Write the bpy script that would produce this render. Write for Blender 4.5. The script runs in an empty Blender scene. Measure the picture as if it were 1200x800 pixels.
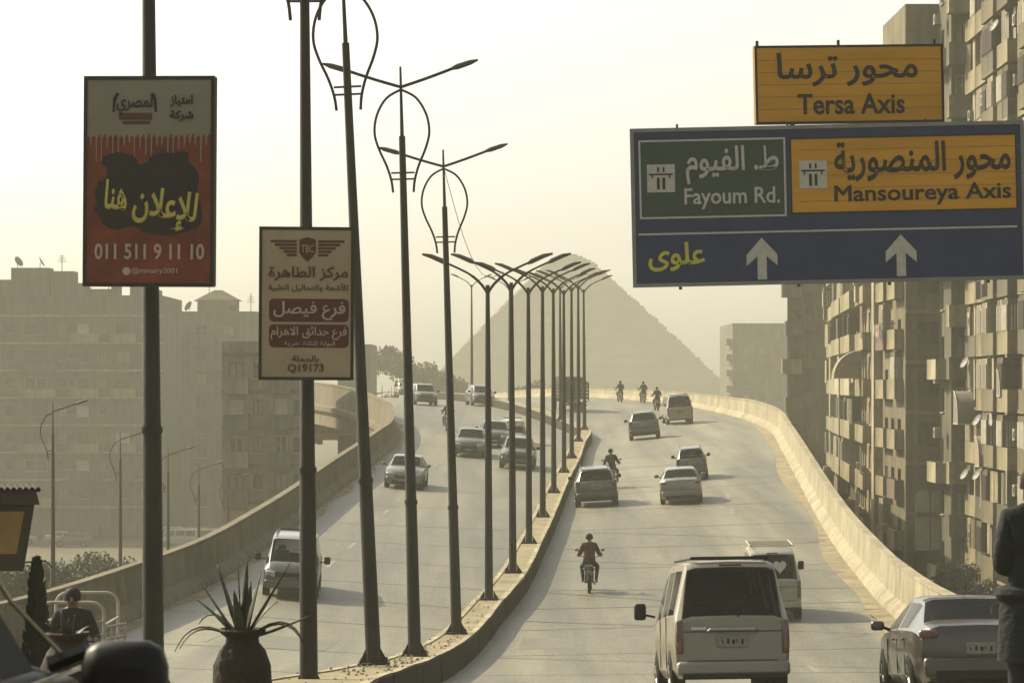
import bpy, bmesh, math, random
from mathutils import Vector, Matrix
from mathutils.bvhtree import BVHTree
random.seed(7)
R = math.radians
S = bpy.context.scene
COL = S.collection

# ------------------------------------------------------------------ camera, sky, sun, exposure
F = 4000.0                      # focal length in photo pixels (1200 wide)
def P(px, py, D):               # a point of the place seen at photo pixel (px, py), D metres ahead
    return Vector(((px - 600) / F * D, D, (450 - py) / F * D))
cam_d = bpy.data.cameras.new('camera'); cam = bpy.data.objects.new('camera', cam_d); COL.objects.link(cam)
cam.location = (0, 0, 0); cam.rotation_euler = (R(90), 0, 0)
cam_d.lens = 120; cam_d.sensor_width = 36; cam_d.shift_y = 50 / 1200
cam_d.clip_start = 0.5; cam_d.clip_end = 20000
cam_d.dof.use_dof = True; cam_d.dof.focus_distance = 95; cam_d.dof.aperture_fstop = 12
S.camera = cam

SUN_EL, SUN_AZ = 36, -52        # degrees; azimuth from straight ahead, negative is left
w = bpy.data.worlds.new('World'); S.world = w; w.use_nodes = True
nt = w.node_tree; bg = nt.nodes['Background']
sky = nt.nodes.new('ShaderNodeTexSky'); sky.sky_type = 'NISHITA'; sky.sun_disc = False
sky.sun_elevation = R(SUN_EL); sky.sun_rotation = R(SUN_AZ)
sky.air_density = 1.0; sky.dust_density = 4.0; sky.ozone_density = 0.6; sky.altitude = 0
hs = nt.nodes.new('ShaderNodeHueSaturation'); hs.inputs['Saturation'].default_value = 0.25
mx = nt.nodes.new('ShaderNodeMix'); mx.data_type = 'RGBA'; mx.blend_type = 'MULTIPLY'
mx.inputs[0].default_value = 1; mx.inputs[7].default_value = (1.0, 0.99, 0.955, 1)
nt.links.new(sky.outputs[0], hs.inputs['Color']); nt.links.new(hs.outputs[0], mx.inputs[6])
nt.links.new(mx.outputs[2], bg.inputs[0]); bg.inputs[1].default_value = 0.13
sd = bpy.data.lights.new('sun', 'SUN'); sd.energy = 5.0; sd.angle = R(0.6); sd.color = (1.0, 0.90, 0.62)
so = bpy.data.objects.new('sun', sd); COL.objects.link(so)
sdir = Vector((math.sin(R(SUN_AZ)) * math.cos(R(SUN_EL)), math.cos(R(SUN_AZ)) * math.cos(R(SUN_EL)), math.sin(R(SUN_EL))))
so.rotation_euler = sdir.to_track_quat('Z', 'Y').to_euler(); so.location = sdir * 300
S.view_settings.view_transform = 'Standard'; S.view_settings.look = 'None'
S.view_settings.exposure = 0.88; S.view_settings.gamma = 1
S.render.engine = 'CYCLES'
S.cycles.volume_bounces = 1; S.cycles.max_bounces = 6; S.cycles.transparent_max_bounces = 12
S.cycles.diffuse_bounces = 3; S.cycles.glossy_bounces = 3; S.cycles.transmission_bounces = 4
S.cycles.use_denoising = True

# ------------------------------------------------------------------ materials
MAT = {}
ALB = 0.56
def mat(name, col, rough=0.7, metal=0.0, var=0.15, scale=2.0, bump=0.0, spec=0.5, col2=None, stretch=None, coat=0.0, bscale=None, contrast=0.5):
    col = tuple(c * ALB for c in col); col2 = tuple(c * ALB for c in col2) if col2 else None
    m = bpy.data.materials.new(name); m.use_nodes = True; MAT[name] = m
    n = m.node_tree; b = n.nodes['Principled BSDF']
    b.inputs['Roughness'].default_value = rough; b.inputs['Metallic'].default_value = metal
    if name.startswith(('sign', 'poster', 'pole', 'board', 'plaster', 'concrete', 'kerb', 'jacket', 'dust', 'soil', 'agave', 'terracotta', 'leaf', 'plastic', 'rubber', 'frame', 'hair', 'trousers', 'seat')): spec = 0.12
    b.inputs['Specular IOR Level'].default_value = spec
    if coat: b.inputs['Coat Weight'].default_value = coat; b.inputs['Coat Roughness'].default_value = 0.08
    tc = n.nodes.new('ShaderNodeTexCoord'); src = tc.outputs['Object']
    if stretch:
        mp = n.nodes.new('ShaderNodeMapping'); mp.inputs['Scale'].default_value = stretch
        n.links.new(src, mp.inputs[0]); src = mp.outputs[0]
    if var or col2:
        no = n.nodes.new('ShaderNodeTexNoise'); no.inputs['Scale'].default_value = scale; no.inputs['Detail'].default_value = 8
        no.inputs['Roughness'].default_value = 0.65
        n.links.new(src, no.inputs['Vector'])
        cr = n.nodes.new('ShaderNodeValToRGB')
        a = [c * (1 - var) for c in col]; c2 = col2 or [min(1, c * (1 + var)) for c in col]
        cr.color_ramp.elements[0].position = 0.5 - contrast / 2 * 0.6; cr.color_ramp.elements[1].position = 0.5 + contrast / 2 * 0.6
        cr.color_ramp.elements[0].color = (*a, 1); cr.color_ramp.elements[1].color = (*c2, 1)
        n.links.new(no.outputs['Fac'], cr.inputs[0]); n.links.new(cr.outputs[0], b.inputs['Base Color'])
    else:
        b.inputs['Base Color'].default_value = (*col, 1)
    if bump:
        n2 = n.nodes.new('ShaderNodeTexNoise'); n2.inputs['Scale'].default_value = bscale or scale * 6; n2.inputs['Detail'].default_value = 5
        n.links.new(src, n2.inputs['Vector'])
        bp = n.nodes.new('ShaderNodeBump'); bp.inputs['Strength'].default_value = bump; bp.inputs['Distance'].default_value = 0.05
        n.links.new(n2.outputs['Fac'], bp.inputs['Height']); n.links.new(bp.outputs[0], b.inputs['Normal'])
    return m
mat('asphalt', (0.172, 0.157, 0.096), 0.62, var=0.22, scale=0.35, bump=0.25, bscale=14, stretch=(1, 0.12, 1), spec=0.45, contrast=0.9)
def detail(name, layers):
    n = MAT[name].node_tree; b = n.nodes['Principled BSDF']; src = b.inputs['Base Color'].links[0].from_socket
    tc = n.nodes.new('ShaderNodeTexCoord'); out = src
    for sc, st, lo, hi in layers:
        mp = n.nodes.new('ShaderNodeMapping'); mp.inputs['Scale'].default_value = st; n.links.new(tc.outputs['Object'], mp.inputs[0])
        no = n.nodes.new('ShaderNodeTexNoise'); no.inputs['Scale'].default_value = sc; no.inputs['Detail'].default_value = 6; n.links.new(mp.outputs[0], no.inputs['Vector'])
        mr = n.nodes.new('ShaderNodeMapRange'); mr.inputs['From Min'].default_value = .35; mr.inputs['From Max'].default_value = .65; mr.inputs['To Min'].default_value = lo; mr.inputs['To Max'].default_value = hi
        n.links.new(no.outputs['Fac'], mr.inputs['Value'])
        mm = n.nodes.new('ShaderNodeMix'); mm.data_type = 'RGBA'; mm.blend_type = 'MULTIPLY'; mm.inputs[0].default_value = 1
        n.links.new(out, mm.inputs[6]); n.links.new(mr.outputs[0], mm.inputs[7]); out = mm.outputs[2]
    n.links.new(out, b.inputs['Base Color'])
detail('asphalt', ((0.9, (1, .03, 1), .62, 1.22), (.09, (1, .5, 1), .8, 1.15), (2.2, (1, 1, 1), .9, 1.08), (7.0, (1, .25, 1), .93, 1.05)))
mat('asphalt_patch', (0.13, 0.12, 0.075), 0.66, var=0.2, scale=1.5, bump=0.2)
mat('tar', (0.095, 0.086, 0.056), 0.5, var=0.2)
mat('lane_paint', (0.24, 0.225, 0.16), 0.7, var=0.35, scale=3)
mat('dust', (0.29, 0.24, 0.15), 0.95, var=0.2, scale=1.2, bump=0.5, col2=(0.42, 0.35, 0.225))
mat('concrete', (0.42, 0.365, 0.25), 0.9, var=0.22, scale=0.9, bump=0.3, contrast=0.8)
mat('concrete_shaded', (0.215, 0.18, 0.12), 0.9, var=0.25, scale=1.3, bump=0.3, contrast=0.8)  # darker copy of concrete; the left barrier's shade is put into this colour
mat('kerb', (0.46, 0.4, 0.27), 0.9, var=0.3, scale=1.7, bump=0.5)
mat('kerb_shaded_side', (0.026, 0.019, 0.012), 0.9, var=0.35, scale=1.1, bump=0.5)  # dark kerb sides; the shade band under the top is put into this colour
mat('ochre_panel', (0.30, 0.19, 0.045), 0.6, var=0.2)
mat('soil', (0.115, 0.098, 0.066), 0.95, var=0.3, scale=0.06, bump=0.4)
mat('pole_metal', (0.035, 0.029, 0.021), 0.55, 0.35, var=0.35, scale=3, bump=0.15, stretch=(1, 1, 0.3))
mat('board_metal', (0.03, 0.026, 0.02), 0.5, 0.3, var=0.2)
mat('lamp_head', (0.06, 0.052, 0.042), 0.45, 0.4)
mat('sign_grey', (0.28, 0.28, 0.25), 0.45, 0.3, var=0.15)
mat('sign_blue', (0.0161, 0.0368, 0.115), 0.55, var=0.15, scale=1.5)
mat('sign_green', (0.036, 0.075, 0.06), 0.55, var=0.15, scale=1.5)
mat('sign_yellow', (0.744, 0.36, 0.0144), 0.55, var=0.13, scale=1.2, stretch=(0.3, 1, 3))
mat('sign_edge_yellow', (0.36, 0.19, 0.04), 0.6)
mat('sign_black', (0.012, 0.01, 0.012), 0.6, var=0)
mat('sign_white', (0.62, 0.6, 0.5), 0.6, var=0.12, scale=8)
mat('sign_lemon', (0.682, 0.638, 0.077), 0.6, var=0.15)
mat('poster_cream', (0.3, 0.27, 0.19), 0.6, var=0.12, scale=1)
mat('poster_tan', (0.48, 0.38, 0.23), 0.6, var=0.10, scale=1)
mat('poster_red', (0.20, 0.036, 0.018), 0.55, var=0.25, scale=2, col2=(0.30, 0.062, 0.026))
mat('poster_black', (0.022, 0.02, 0.019), 0.6, var=0.3, scale=6)
mat('poster_brown', (0.12, 0.022, 0.018), 0.6, var=0.15)
mat('poster_ink', (0.11, 0.045, 0.018), 0.6, var=0.1)
mat('poster_pink', (0.6, 0.47, 0.37), 0.6, var=0.1)
mat('poster_gold', (0.66, 0.572, 0.132), 0.6, var=0.15)
mat('poster_teal', (0.30, 0.45, 0.38), 0.6, var=0.1)
mat('plaster_brown', (0.2, 0.17, 0.105), 0.92, var=0.25, scale=0.35, bump=0.2, contrast=0.9)
mat('plaster_tan', (0.31, 0.262, 0.162), 0.92, var=0.25, scale=0.4, bump=0.25, contrast=0.9)
mat('plaster_grey', (0.145, 0.132, 0.092), 0.92, var=0.22, scale=0.3, bump=0.2, contrast=0.9)
mat('plaster_green', (0.14, 0.142, 0.1), 0.92, var=0.22, scale=0.3, bump=0.2)
mat('plaster_pale', (0.42, 0.36, 0.24), 0.9, var=0.2, scale=0.5, bump=0.2)
mat('brick_red', (0.16, 0.085, 0.055), 0.9, var=0.25, scale=2)
mat('frame_dark', (0.07, 0.055, 0.04), 0.6, var=0.2)
mat('frame_pale', (0.55, 0.5, 0.4), 0.6, var=0.15)
mat('glass_dark', (0.03, 0.032, 0.03), 0.15, 0.0, var=0.3, scale=1)
mat('curtain', (0.5, 0.46, 0.36), 0.8, var=0.15, scale=2)
mat('shutter', (0.30, 0.25, 0.17), 0.8, var=0.2, stretch=(1, 1, 6))
mat('ac_white', (0.3, 0.27, 0.21), 0.6, var=0.2)
mat('dish', (0.13, 0.125, 0.105), 0.6, 0.2, var=0.2)
mat('awning', (0.16, 0.15, 0.11), 0.85, var=0.2)
mat('awning_tan', (0.28, 0.22, 0.13), 0.85, var=0.2)
mat('cloth_white', (0.65, 0.6, 0.5), 0.9, var=0.1)
mat('cloth_red', (0.36, 0.08, 0.05), 0.9, var=0.1)
mat('cloth_blue', (0.10, 0.14, 0.22), 0.9, var=0.1)
mat('limestone', (0.125, 0.105, 0.07), 0.95, var=0.28, scale=0.12, bump=0.6, bscale=0.8)
mat('bark', (0.09, 0.065, 0.045), 0.95, var=0.3)
mat('leaf', (0.055, 0.07, 0.03), 0.7, var=0.4, scale=1.5, col2=(0.10, 0.115, 0.05))
mat('leaf_dark', (0.03, 0.035, 0.022), 0.6, var=0.3, scale=4)
mat('agave', (0.026, 0.034, 0.018), 0.5, var=0.35, scale=6, col2=(0.09, 0.095, 0.055))
mat('terracotta', (0.034, 0.021, 0.012), 0.75, var=0.45, scale=9, bump=0.5, bscale=30, contrast=0.9)
mat('rubber', (0.02, 0.019, 0.018), 0.8, var=0.2)
mat('rim', (0.35, 0.34, 0.31), 0.35, 0.7, var=0.2)
mat('chrome', (0.6, 0.58, 0.52), 0.18, 1.0, var=0.05)
mat('plastic_black', (0.016, 0.015, 0.014), 0.45, var=0.15)
mat('red_lens', (0.1, 0.014, 0.008), 0.2, var=0.15, coat=0.6)
mat('amber_lens', (0.25, 0.07, 0.015), 0.25, var=0.1)
mat('clear_lens', (0.6, 0.6, 0.56), 0.12, var=0.1, coat=0.6)
mat('plate', (0.26, 0.245, 0.2), 0.5, var=0.25, scale=25)
mat('seat_cloth', (0.05, 0.048, 0.045), 0.9)
for nm, c, r in (('paint_silver', (0.22, 0.21, 0.17), 0.3), ('paint_white', (0.40, 0.37, 0.28), 0.32), ('paint_beige', (0.27, 0.24, 0.165), 0.38),
              ('paint_dark', (0.055, 0.05, 0.045), 0.28), ('paint_black', (0.012, 0.014, 0.017), 0.12), ('paint_grey', (0.10, 0.098, 0.085), 0.3),
              ('paint_bronze', (0.06, 0.05, 0.038), 0.28), ('paint_green', (0.06, 0.075, 0.06), 0.3), ('paint_cream', (0.34, 0.31, 0.245), 0.35)):
    mat(nm, c, r, 0.25 if nm in ('paint_silver', 'paint_bronze', 'paint_grey') else 0.0, var=0.08, scale=3, coat=0.4)
mat('jacket_dark', (0.022, 0.026, 0.024), 0.85, var=0.2, scale=12, bump=0.5, bscale=18)
mat('jacket_brown', (0.1, 0.04, 0.022), 0.85, var=0.25, scale=8, bump=0.4)
mat('jacket_black', (0.022, 0.02, 0.02), 0.85, var=0.2)
mat('trousers', (0.035, 0.035, 0.04), 0.9, var=0.2)
mat('skin', (0.2, 0.11, 0.065), 0.6, var=0.1)
mat('hair', (0.012, 0.01, 0.009), 0.7, var=0.2)
mat('shoe', (0.02, 0.018, 0.016), 0.6)
def glass_mat(name, tint, opac):
    m = bpy.data.materials.new(name); m.use_nodes = True; MAT[name] = m
    n = m.node_tree; n.nodes.clear()
    o = n.nodes.new('ShaderNodeOutputMaterial'); tr = n.nodes.new('ShaderNodeBsdfTransparent'); tr.inputs[0].default_value = (*tint, 1)
    pb = n.nodes.new('ShaderNodeBsdfPrincipled'); pb.inputs['Base Color'].default_value = (0.02, 0.022, 0.022, 1); pb.inputs['Roughness'].default_value = 0.06
    mxs = n.nodes.new('ShaderNodeMixShader'); fr = n.nodes.new('ShaderNodeFresnel'); fr.inputs[0].default_value = 1.5
    ad = n.nodes.new('ShaderNodeMath'); ad.operation = 'ADD'; ad.inputs[1].default_value = opac; ad.use_clamp = True
    n.links.new(fr.outputs[0], ad.inputs[0]); n.links.new(ad.outputs[0], mxs.inputs[0])
    n.links.new(tr.outputs[0], mxs.inputs[1]); n.links.new(pb.outputs[0], mxs.inputs[2]); n.links.new(mxs.outputs[0], o.inputs[0])
for nm_ in ('plaster_brown', 'plaster_tan', 'plaster_grey', 'plaster_pale', 'plaster_green', 'brick_red'):
    detail(nm_, ((1.6, (1, 1, .07), .68, 1.15), (.25, (1, 1, 1), .8, 1.15), (5, (1, 1, .4), .85, 1.1)))
for nm_ in ('concrete', 'concrete_shaded', 'kerb'):
    detail(nm_, ((2.4, (1, 1, .12), .86, 1.08), (.35, (1, 1, 1), .82, 1.12), (9, (1, 1, 1), .88, 1.08)))
detail('limestone', ((.03, (1, 1, 1), .75, 1.2), (.35, (.15, .15, 1.5), .8, 1.15)))
glass_mat('car_glass', (0.74, 0.75, 0.70), 0.10)
glass_mat('car_glass_clear', (0.8, 0.8, 0.76), 0.08)

# ------------------------------------------------------------------ mesh builder
class MB:
    def __init__(s): s.v = []; s.f = []; s.m = []
    def add(s, vs, fs, mi=0, M=None):
        b = len(s.v)
        s.v += [tuple(M @ Vector(p)) if M is not None else tuple(p) for p in vs]
        for f in fs: s.f.append(tuple(i + b for i in f)); s.m.append(mi)
        return s
    def box(s, c, d, rz=0, mi=0, M=None, taper=1.0):
        x, y, z = d[0] / 2, d[1] / 2, d[2] / 2
        T = Matrix.Translation(c) @ Matrix.Rotation(rz, 4, 'Z')
        if M is not None: T = M @ T
        vs = [(-x, -y, -z), (x, -y, -z), (x, y, -z), (-x, y, -z), (-x * taper, -y * taper, z), (x * taper, -y * taper, z), (x * taper, y * taper, z), (-x * taper, y * taper, z)]
        return s.add(vs, [(0, 3, 2, 1), (4, 5, 6, 7), (0, 1, 5, 4), (1, 2, 6, 5), (2, 3, 7, 6), (3, 0, 4, 7)], mi, T)
    def tube(s, pts, r, n=8, mi=0, caps=True):
        pts = [Vector(p) for p in pts]; k = len(pts)
        rs = r if isinstance(r, (list, tuple)) else [r] * k
        b = len(s.v); up = None
        for i, p in enumerate(pts):
            d = (pts[min(i + 1, k - 1)] - pts[max(i - 1, 0)]).normalized()
            if up is None: up = Vector((0, 0, 1)) if abs(d.z) < 0.9 else Vector((1, 0, 0))
            a = d.cross(up).normalized(); c = a.cross(d).normalized(); up = c
            for j in range(n):
                t = 2 * math.pi * j / n
                s.v.append(tuple(p + (a * math.cos(t) + c * math.sin(t)) * rs[i]))
        for i in range(k - 1):
            for j in range(n):
                j2 = (j + 1) % n
                s.f.append((b + i * n + j, b + (i + 1) * n + j, b + (i + 1) * n + j2, b + i * n + j2)); s.m.append(mi)
        if caps:
            s.f.append(tuple(b + j for j in range(n))); s.m.append(mi)
            s.f.append(tuple(b + (k - 1) * n + j for j in reversed(range(n)))); s.m.append(mi)
        return s
    def lathe(s, prof, n=20, c=(0, 0, 0), mi=0, wob=None):
        b = len(s.v); k = len(prof)
        for i, (r, z) in enumerate(prof):
            for j in range(n):
                t = 2 * math.pi * j / n; rr = r * (1 + (wob(t, z) if wob else 0))
                s.v.append((c[0] + rr * math.cos(t), c[1] + rr * math.sin(t), c[2] + z))
        for i in range(k - 1):
            for j in range(n):
                j2 = (j + 1) % n
                s.f.append((b + i * n + j, b + i * n + j2, b + (i + 1) * n + j2, b + (i + 1) * n + j)); s.m.append(mi)
        s.f.append(tuple(b + j for j in reversed(range(n)))); s.m.append(mi)
        s.f.append(tuple(b + (k - 1) * n + j for j in range(n))); s.m.append(mi)
        return s
    def mesh(s, name, mats, smooth=False, sharp=35):
        me = bpy.data.meshes.new(name); me.from_pydata(s.v, [], s.f)
        for m in (mats if isinstance(mats, (list, tuple)) else [mats]): me.materials.append(MAT[m] if isinstance(m, str) else m)
        for p, mi in zip(me.polygons, s.m): p.material_index = mi
        if smooth:
            me.polygons.foreach_set('use_smooth', [True] * len(me.polygons)); me.set_sharp_from_angle(angle=R(sharp))
        me.update(); return me
    def build(s, name, mats, parent=None, smooth=False, loc=None, sharp=35, bevel=0):
        o = link(name, s.mesh(name, mats, smooth, sharp), parent, loc)
        if bevel:
            b = o.modifiers.new('bevel', 'BEVEL'); b.width = bevel; b.segments = 2; b.limit_method = 'ANGLE'
        return o
def link(name, data, parent=None, loc=None, rot=None):
    o = bpy.data.objects.new(name, data); COL.objects.link(o)
    if parent: o.parent = parent
    if loc is not None: o.location = loc
    if rot is not None: o.rotation_euler = rot
    return o
def tag(o, label=None, cat=None, group=None, kind=None):
    if label: o['label'] = label
    if cat: o['category'] = cat
    if group: o['group'] = group
    if kind: o['kind'] = kind
    return o
def thing(name, label, cat, loc=(0, 0, 0), rz=0, group=None):
    o = bpy.data.objects.new(name, None); COL.objects.link(o); o.empty_display_size = 0.2
    o.location = loc; o.rotation_euler = (0, 0, rz)
    return tag(o, label, cat, group)
def copy_tree(o, parent=None):
    c = o.copy(); COL.objects.link(c); c.parent = parent
    for ch in list(o.children): copy_tree(ch, c)
    return c
def cr(pts, n=6):                # Catmull-Rom through points
    pts = [Vector(p) for p in pts]; out = []
    for i in range(len(pts) - 1):
        p0 = pts[max(i - 1, 0)]; p1 = pts[i]; p2 = pts[i + 1]; p3 = pts[min(i + 2, len(pts) - 1)]
        for k in range(n):
            t = k / n
            out.append(0.5 * ((2 * p1) + (-p0 + p2) * t + (2 * p0 - 5 * p1 + 4 * p2 - p3) * t * t + (-p0 + 3 * p1 - 3 * p2 + p3) * t ** 3))
    out.append(pts[-1]); return out

# ------------------------------------------------------------------ the road surface
TAB = [  # left edge, median centre, right edge, half widths of the median (left, right)
 ((-12, -60, -1.8), (-3.6, -60, -1.8), (11, -60, -1.8), 0, 0),
 ((-12, 0, -1.8), (-3.6, 0, -1.8), (11, 0, -1.8), 0, 0),
 ((-12, 12, -1.95), (-3.6, 12, -1.95), (11, 12, -1.95), 0, 0),
 ((-11.9, 24, -2.6), (-3.6, 24, -2.6), (11, 24, -2.6), 1.5, 2.1),
 ((-11.8, 36, -3.55), (-3.4, 36, -3.55), (11, 36, -3.55), 1.1, 1.6),
 ((-11.6, 50, -4.75), (-2.98, 50, -4.7), (11, 50, -4.5), 0.5, 1.05),
 ((-11.4, 60, -5.4), (-2.41, 59.5, -5.25), (11, 59.5, -5.5), 0.48, 0.66),
 ((-11.1, 70, -5.9), (-1.99, 69.8, -5.9), (10.9, 70, -6.1), 0.45, 0.5),
 ((-10.65, 82, -6.12), (-1.36, 83.7, -6.46), (10.75, 84, -6.45), 0.45, 0.48),
 ((-9.6, 96.7, -6.0), (-0.65, 96.7, -6.44), (11.0, 97, -6.37), 0.45, 0.45),
 ((-9.15, 106, -5.87), (0.03, 105, -6.13), (11.3, 105, -6.25), 0.45, 0.45),
 ((-8.8, 119, -5.6), (0.6, 119, -5.88), (11.8, 119, -5.85), 0.45, 0.45),
 ((-8.5, 132, -5.3), (1.19, 132, -5.47), (12.3, 132, -5.3), 0.45, 0.45),
 ((-8.05, 149, -4.75), (1.82, 149, -5.08), (13.1, 149, -4.6), 0.45, 0.45),
 ((-7.45, 167, -4.15), (2.55, 167, -4.65), (13.95, 167, -3.85), 0.45, 0.45),
 ((-7.15, 180, -3.77), (3.13, 178.6, -4.2), (14.6, 180, -3.4), 0.45, 0.45),
 ((-6.85, 195, -3.3), (3.8, 195, -3.6), (15.4, 198, -2.75), 0.45, 0.45),
 ((-7.6, 214, -2.6), (4.6, 217, -3.23), (15.9, 222, -2.4), 0.45, 0.45),
 ((-8.9, 226, -2.15), (3.5, 228, -2.75), (15.8, 240, -2.2), 0.45, 0.45),
 ((-10.4, 238, -1.78), (1.8, 240, -2.15), (15.0, 256, -1.95), 0.45, 0.45),
 ((-12.9, 251, -1.35), (-0.8, 258, -1.57), (12.8, 275, -1.55), 0.45, 0.45),
 ((-16.8, 272, -1.05), (-4.1, 280, -1.15), (8.5, 298, -1.25), 0.45, 0.45),
 ((-21.5, 297, -0.95), (-8.5, 307, -1.05), (3.6, 322, -1.2), 0.45, 0.45),
 ((-25.5, 330, -1.1), (-13, 338, -1.2), (-0.5, 348, -1.6), 0.45, 0.45),
 ((-28.5, 370, -2.0), (-16, 374, -2.1), (-3.5, 380, -2.3), 0.45, 0.45),
 ((-29, 430, -4.2), (-17, 430, -4.2), (-5, 430, -4.2), 0.45, 0.45),
 ((-28, 500, -7), (-16, 500, -7), (-4, 500, -7), 0.45, 0.45)]
TAB = [(l_, (m_[0], m_[1], m_[2] - (.22 if m_[1] > 55 else 0)), r_, a_, b_) for l_, m_, r_, a_, b_ in TAB]
NS = 6
Lc = cr([t[0] for t in TAB], NS); Mc = cr([t[1] for t in TAB], NS); Rc = cr([t[2] for t in TAB], NS)
def lerp(a, b, t): return a + (b - a) * t
HW = []
for i in range(len(TAB) - 1):
    for k in range(NS):
        t = k / NS; HW.append((lerp(TAB[i][3], TAB[i + 1][3], t), lerp(TAB[i][4], TAB[i + 1][4], t)))
HW.append(TAB[-1][3:5])
NP = len(Lc)
MLc, MRc = [], []
for i in range(NP):
    a = (Rc[i] - Mc[i]); a.z = 0; a.normalize(); b = (Mc[i] - Lc[i]); b.z = 0; b.normalize(); n_ = (a + b).normalized()
    MLc.append(Mc[i] - n_ * HW[i][0]); MRc.append(Mc[i] + n_ * HW[i][1])
rb = MB(); SUB = 4
def strip(mb, A, B, i0=0, i1=NP, sub=SUB, dz=0.0, mi=0):
    b = len(mb.v)
    for i in range(i0, i1):
        for k in range(sub + 1):
            p = A[i].lerp(B[i], k / sub); mb.v.append((p.x, p.y, p.z + dz))
    for i in range(i1 - i0 - 1):
        for k in range(sub):
            q = b + i * (sub + 1) + k
            mb.f.append((q, q + 1, q + sub + 2, q + sub + 1)); mb.m.append(mi)
strip(rb, Lc, MLc); strip(rb, MLc, MRc, sub=1); strip(rb, MRc, Rc)
road = tag(rb.build('road', 'asphalt', smooth=True, sharp=60), 'pale dusty asphalt of both carriageways climbing over the crest', kind='structure')
BV = BVHTree.FromPolygons([Vector(v) for v in rb.v], rb.f)
def road_at_px(px, py):
    d = Vector(((px - 600) / F, 1, (450 - py) / F)).normalized()
    h = BV.ray_cast(Vector((0, 0, 0)), d)
    return h[0], h[1]
def road_z(x, y):
    h = BV.ray_cast(Vector((x, y, 50)), Vector((0, 0, -1)))
    return h[0].z if h[0] else -3
def tangent(x, y, side):
    A, B = (Lc, MLc) if side == 'L' else (MRc, Rc)
    best = min(range(1, NP - 1), key=lambda i: (A[i].lerp(B[i], .5) - Vector((x, y, 0))).xy.length)
    return (A[best + 1].lerp(B[best + 1], .5) - A[best - 1].lerp(B[best - 1], .5)).normalized()

# edge lines, lane dashes, expansion joints
def ribbon(mb, pts, wdt, dz=0.004):
    b = len(mb.v)
    for i, p in enumerate(pts):
        d = pts[min(i + 1, len(pts) - 1)] - pts[max(i - 1, 0)]; d.z = 0; d.normalize(); n_ = Vector((d.y, -d.x, 0)) * wdt / 2
        for q in (p - n_, p + n_): mb.v.append((q.x, q.y, road_z(q.x, q.y) + dz))
    for i in range(len(pts) - 1): mb.f.append((b + 2 * i, b + 2 * i + 1, b + 2 * i + 3, b + 2 * i + 2)); mb.m.append(0)
def along(A, B, u): return [A[i].lerp(B[i], u) for i in range(NP)]
def resample(pts, step):
    out = [pts[0].copy()]; acc = 0
    for a, b in zip(pts, pts[1:]):
        L = (b - a).length
        while acc + L >= step:
            t = (step - acc) / L; a = a.lerp(b, t); out.append(a.copy()); L = (b - a).length; acc = 0
        acc += L
    return out
for A, B, us in ((MRc, Rc, (0.66,)), (Lc, MLc, (0.34,))):
    for u in us:
        pts = resample(along(A, B, u), 1.5)
        for i in range(0, len(pts) - 3, 6):
            if 30 < pts[i].y < 270:
                mb = MB(); ribbon(mb, pts[i:i + 3], 0.13); mb.build('lane_dash', 'lane_paint', road)
for A, B, side in ((MRc, Rc, 0), (Lc, MLc, 1)):
    for i in range(20, NP - 24, 4):
        if 40 < A[i].y < 260:
            mb = MB(); pts = [A[i].lerp(B[i], .03 + .94 * k / 8) for k in range(9)]
            ribbon(mb, pts, 0.10, 0.008); mb.build('expansion_joint', 'tar', road)
for k, (px, py, wd, ln) in enumerate(((760, 745, 1.5, 5), (640, 760, 1.4, 4), (780, 640, 1.2, 6), (330, 760, 2.0, 4), (820, 660, 1.3, 5))):
    p, _ = road_at_px(px, py)
    if p:
        mb = MB(); t = tangent(p.x, p.y, 'L' if px < 500 else 'R')
        ribbon(mb, [p + t * (ln * j / 5) for j in range(6)], wd, 0.003); mb.build('asphalt_patch', 'asphalt_patch', road)

# dusty verge along the right barrier
vb = MB(); i0 = next(i for i in range(NP) if Rc[i].y > 20)
A2 = []
for i in range(NP):
    wv = 0.9 + 0.18 * math.sin(i * .41) + 0.12 * math.sin(i * 0.23 + 1)
    A2.append(Rc[i] + (MRc[i] - Rc[i]).normalized() * wv)
strip(vb, A2, Rc, i0, NP, sub=3, dz=0.012)
tag(vb.build('dusty_verge', 'dust'), 'sandy dust drifted along the foot of the right barrier', kind='structure')
vb = MB(); A2 = [Lc[i] + (MLc[i] - Lc[i]).normalized() * (0.7 + 0.2 * math.sin(i * 1.3)) for i in range(NP)]
strip(vb, Lc, A2, i0, NP, sub=2, dz=0.012)
tag(vb.build('dusty_shoulder', 'dust'), 'dust along the foot of the left barrier', kind='structure')

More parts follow.
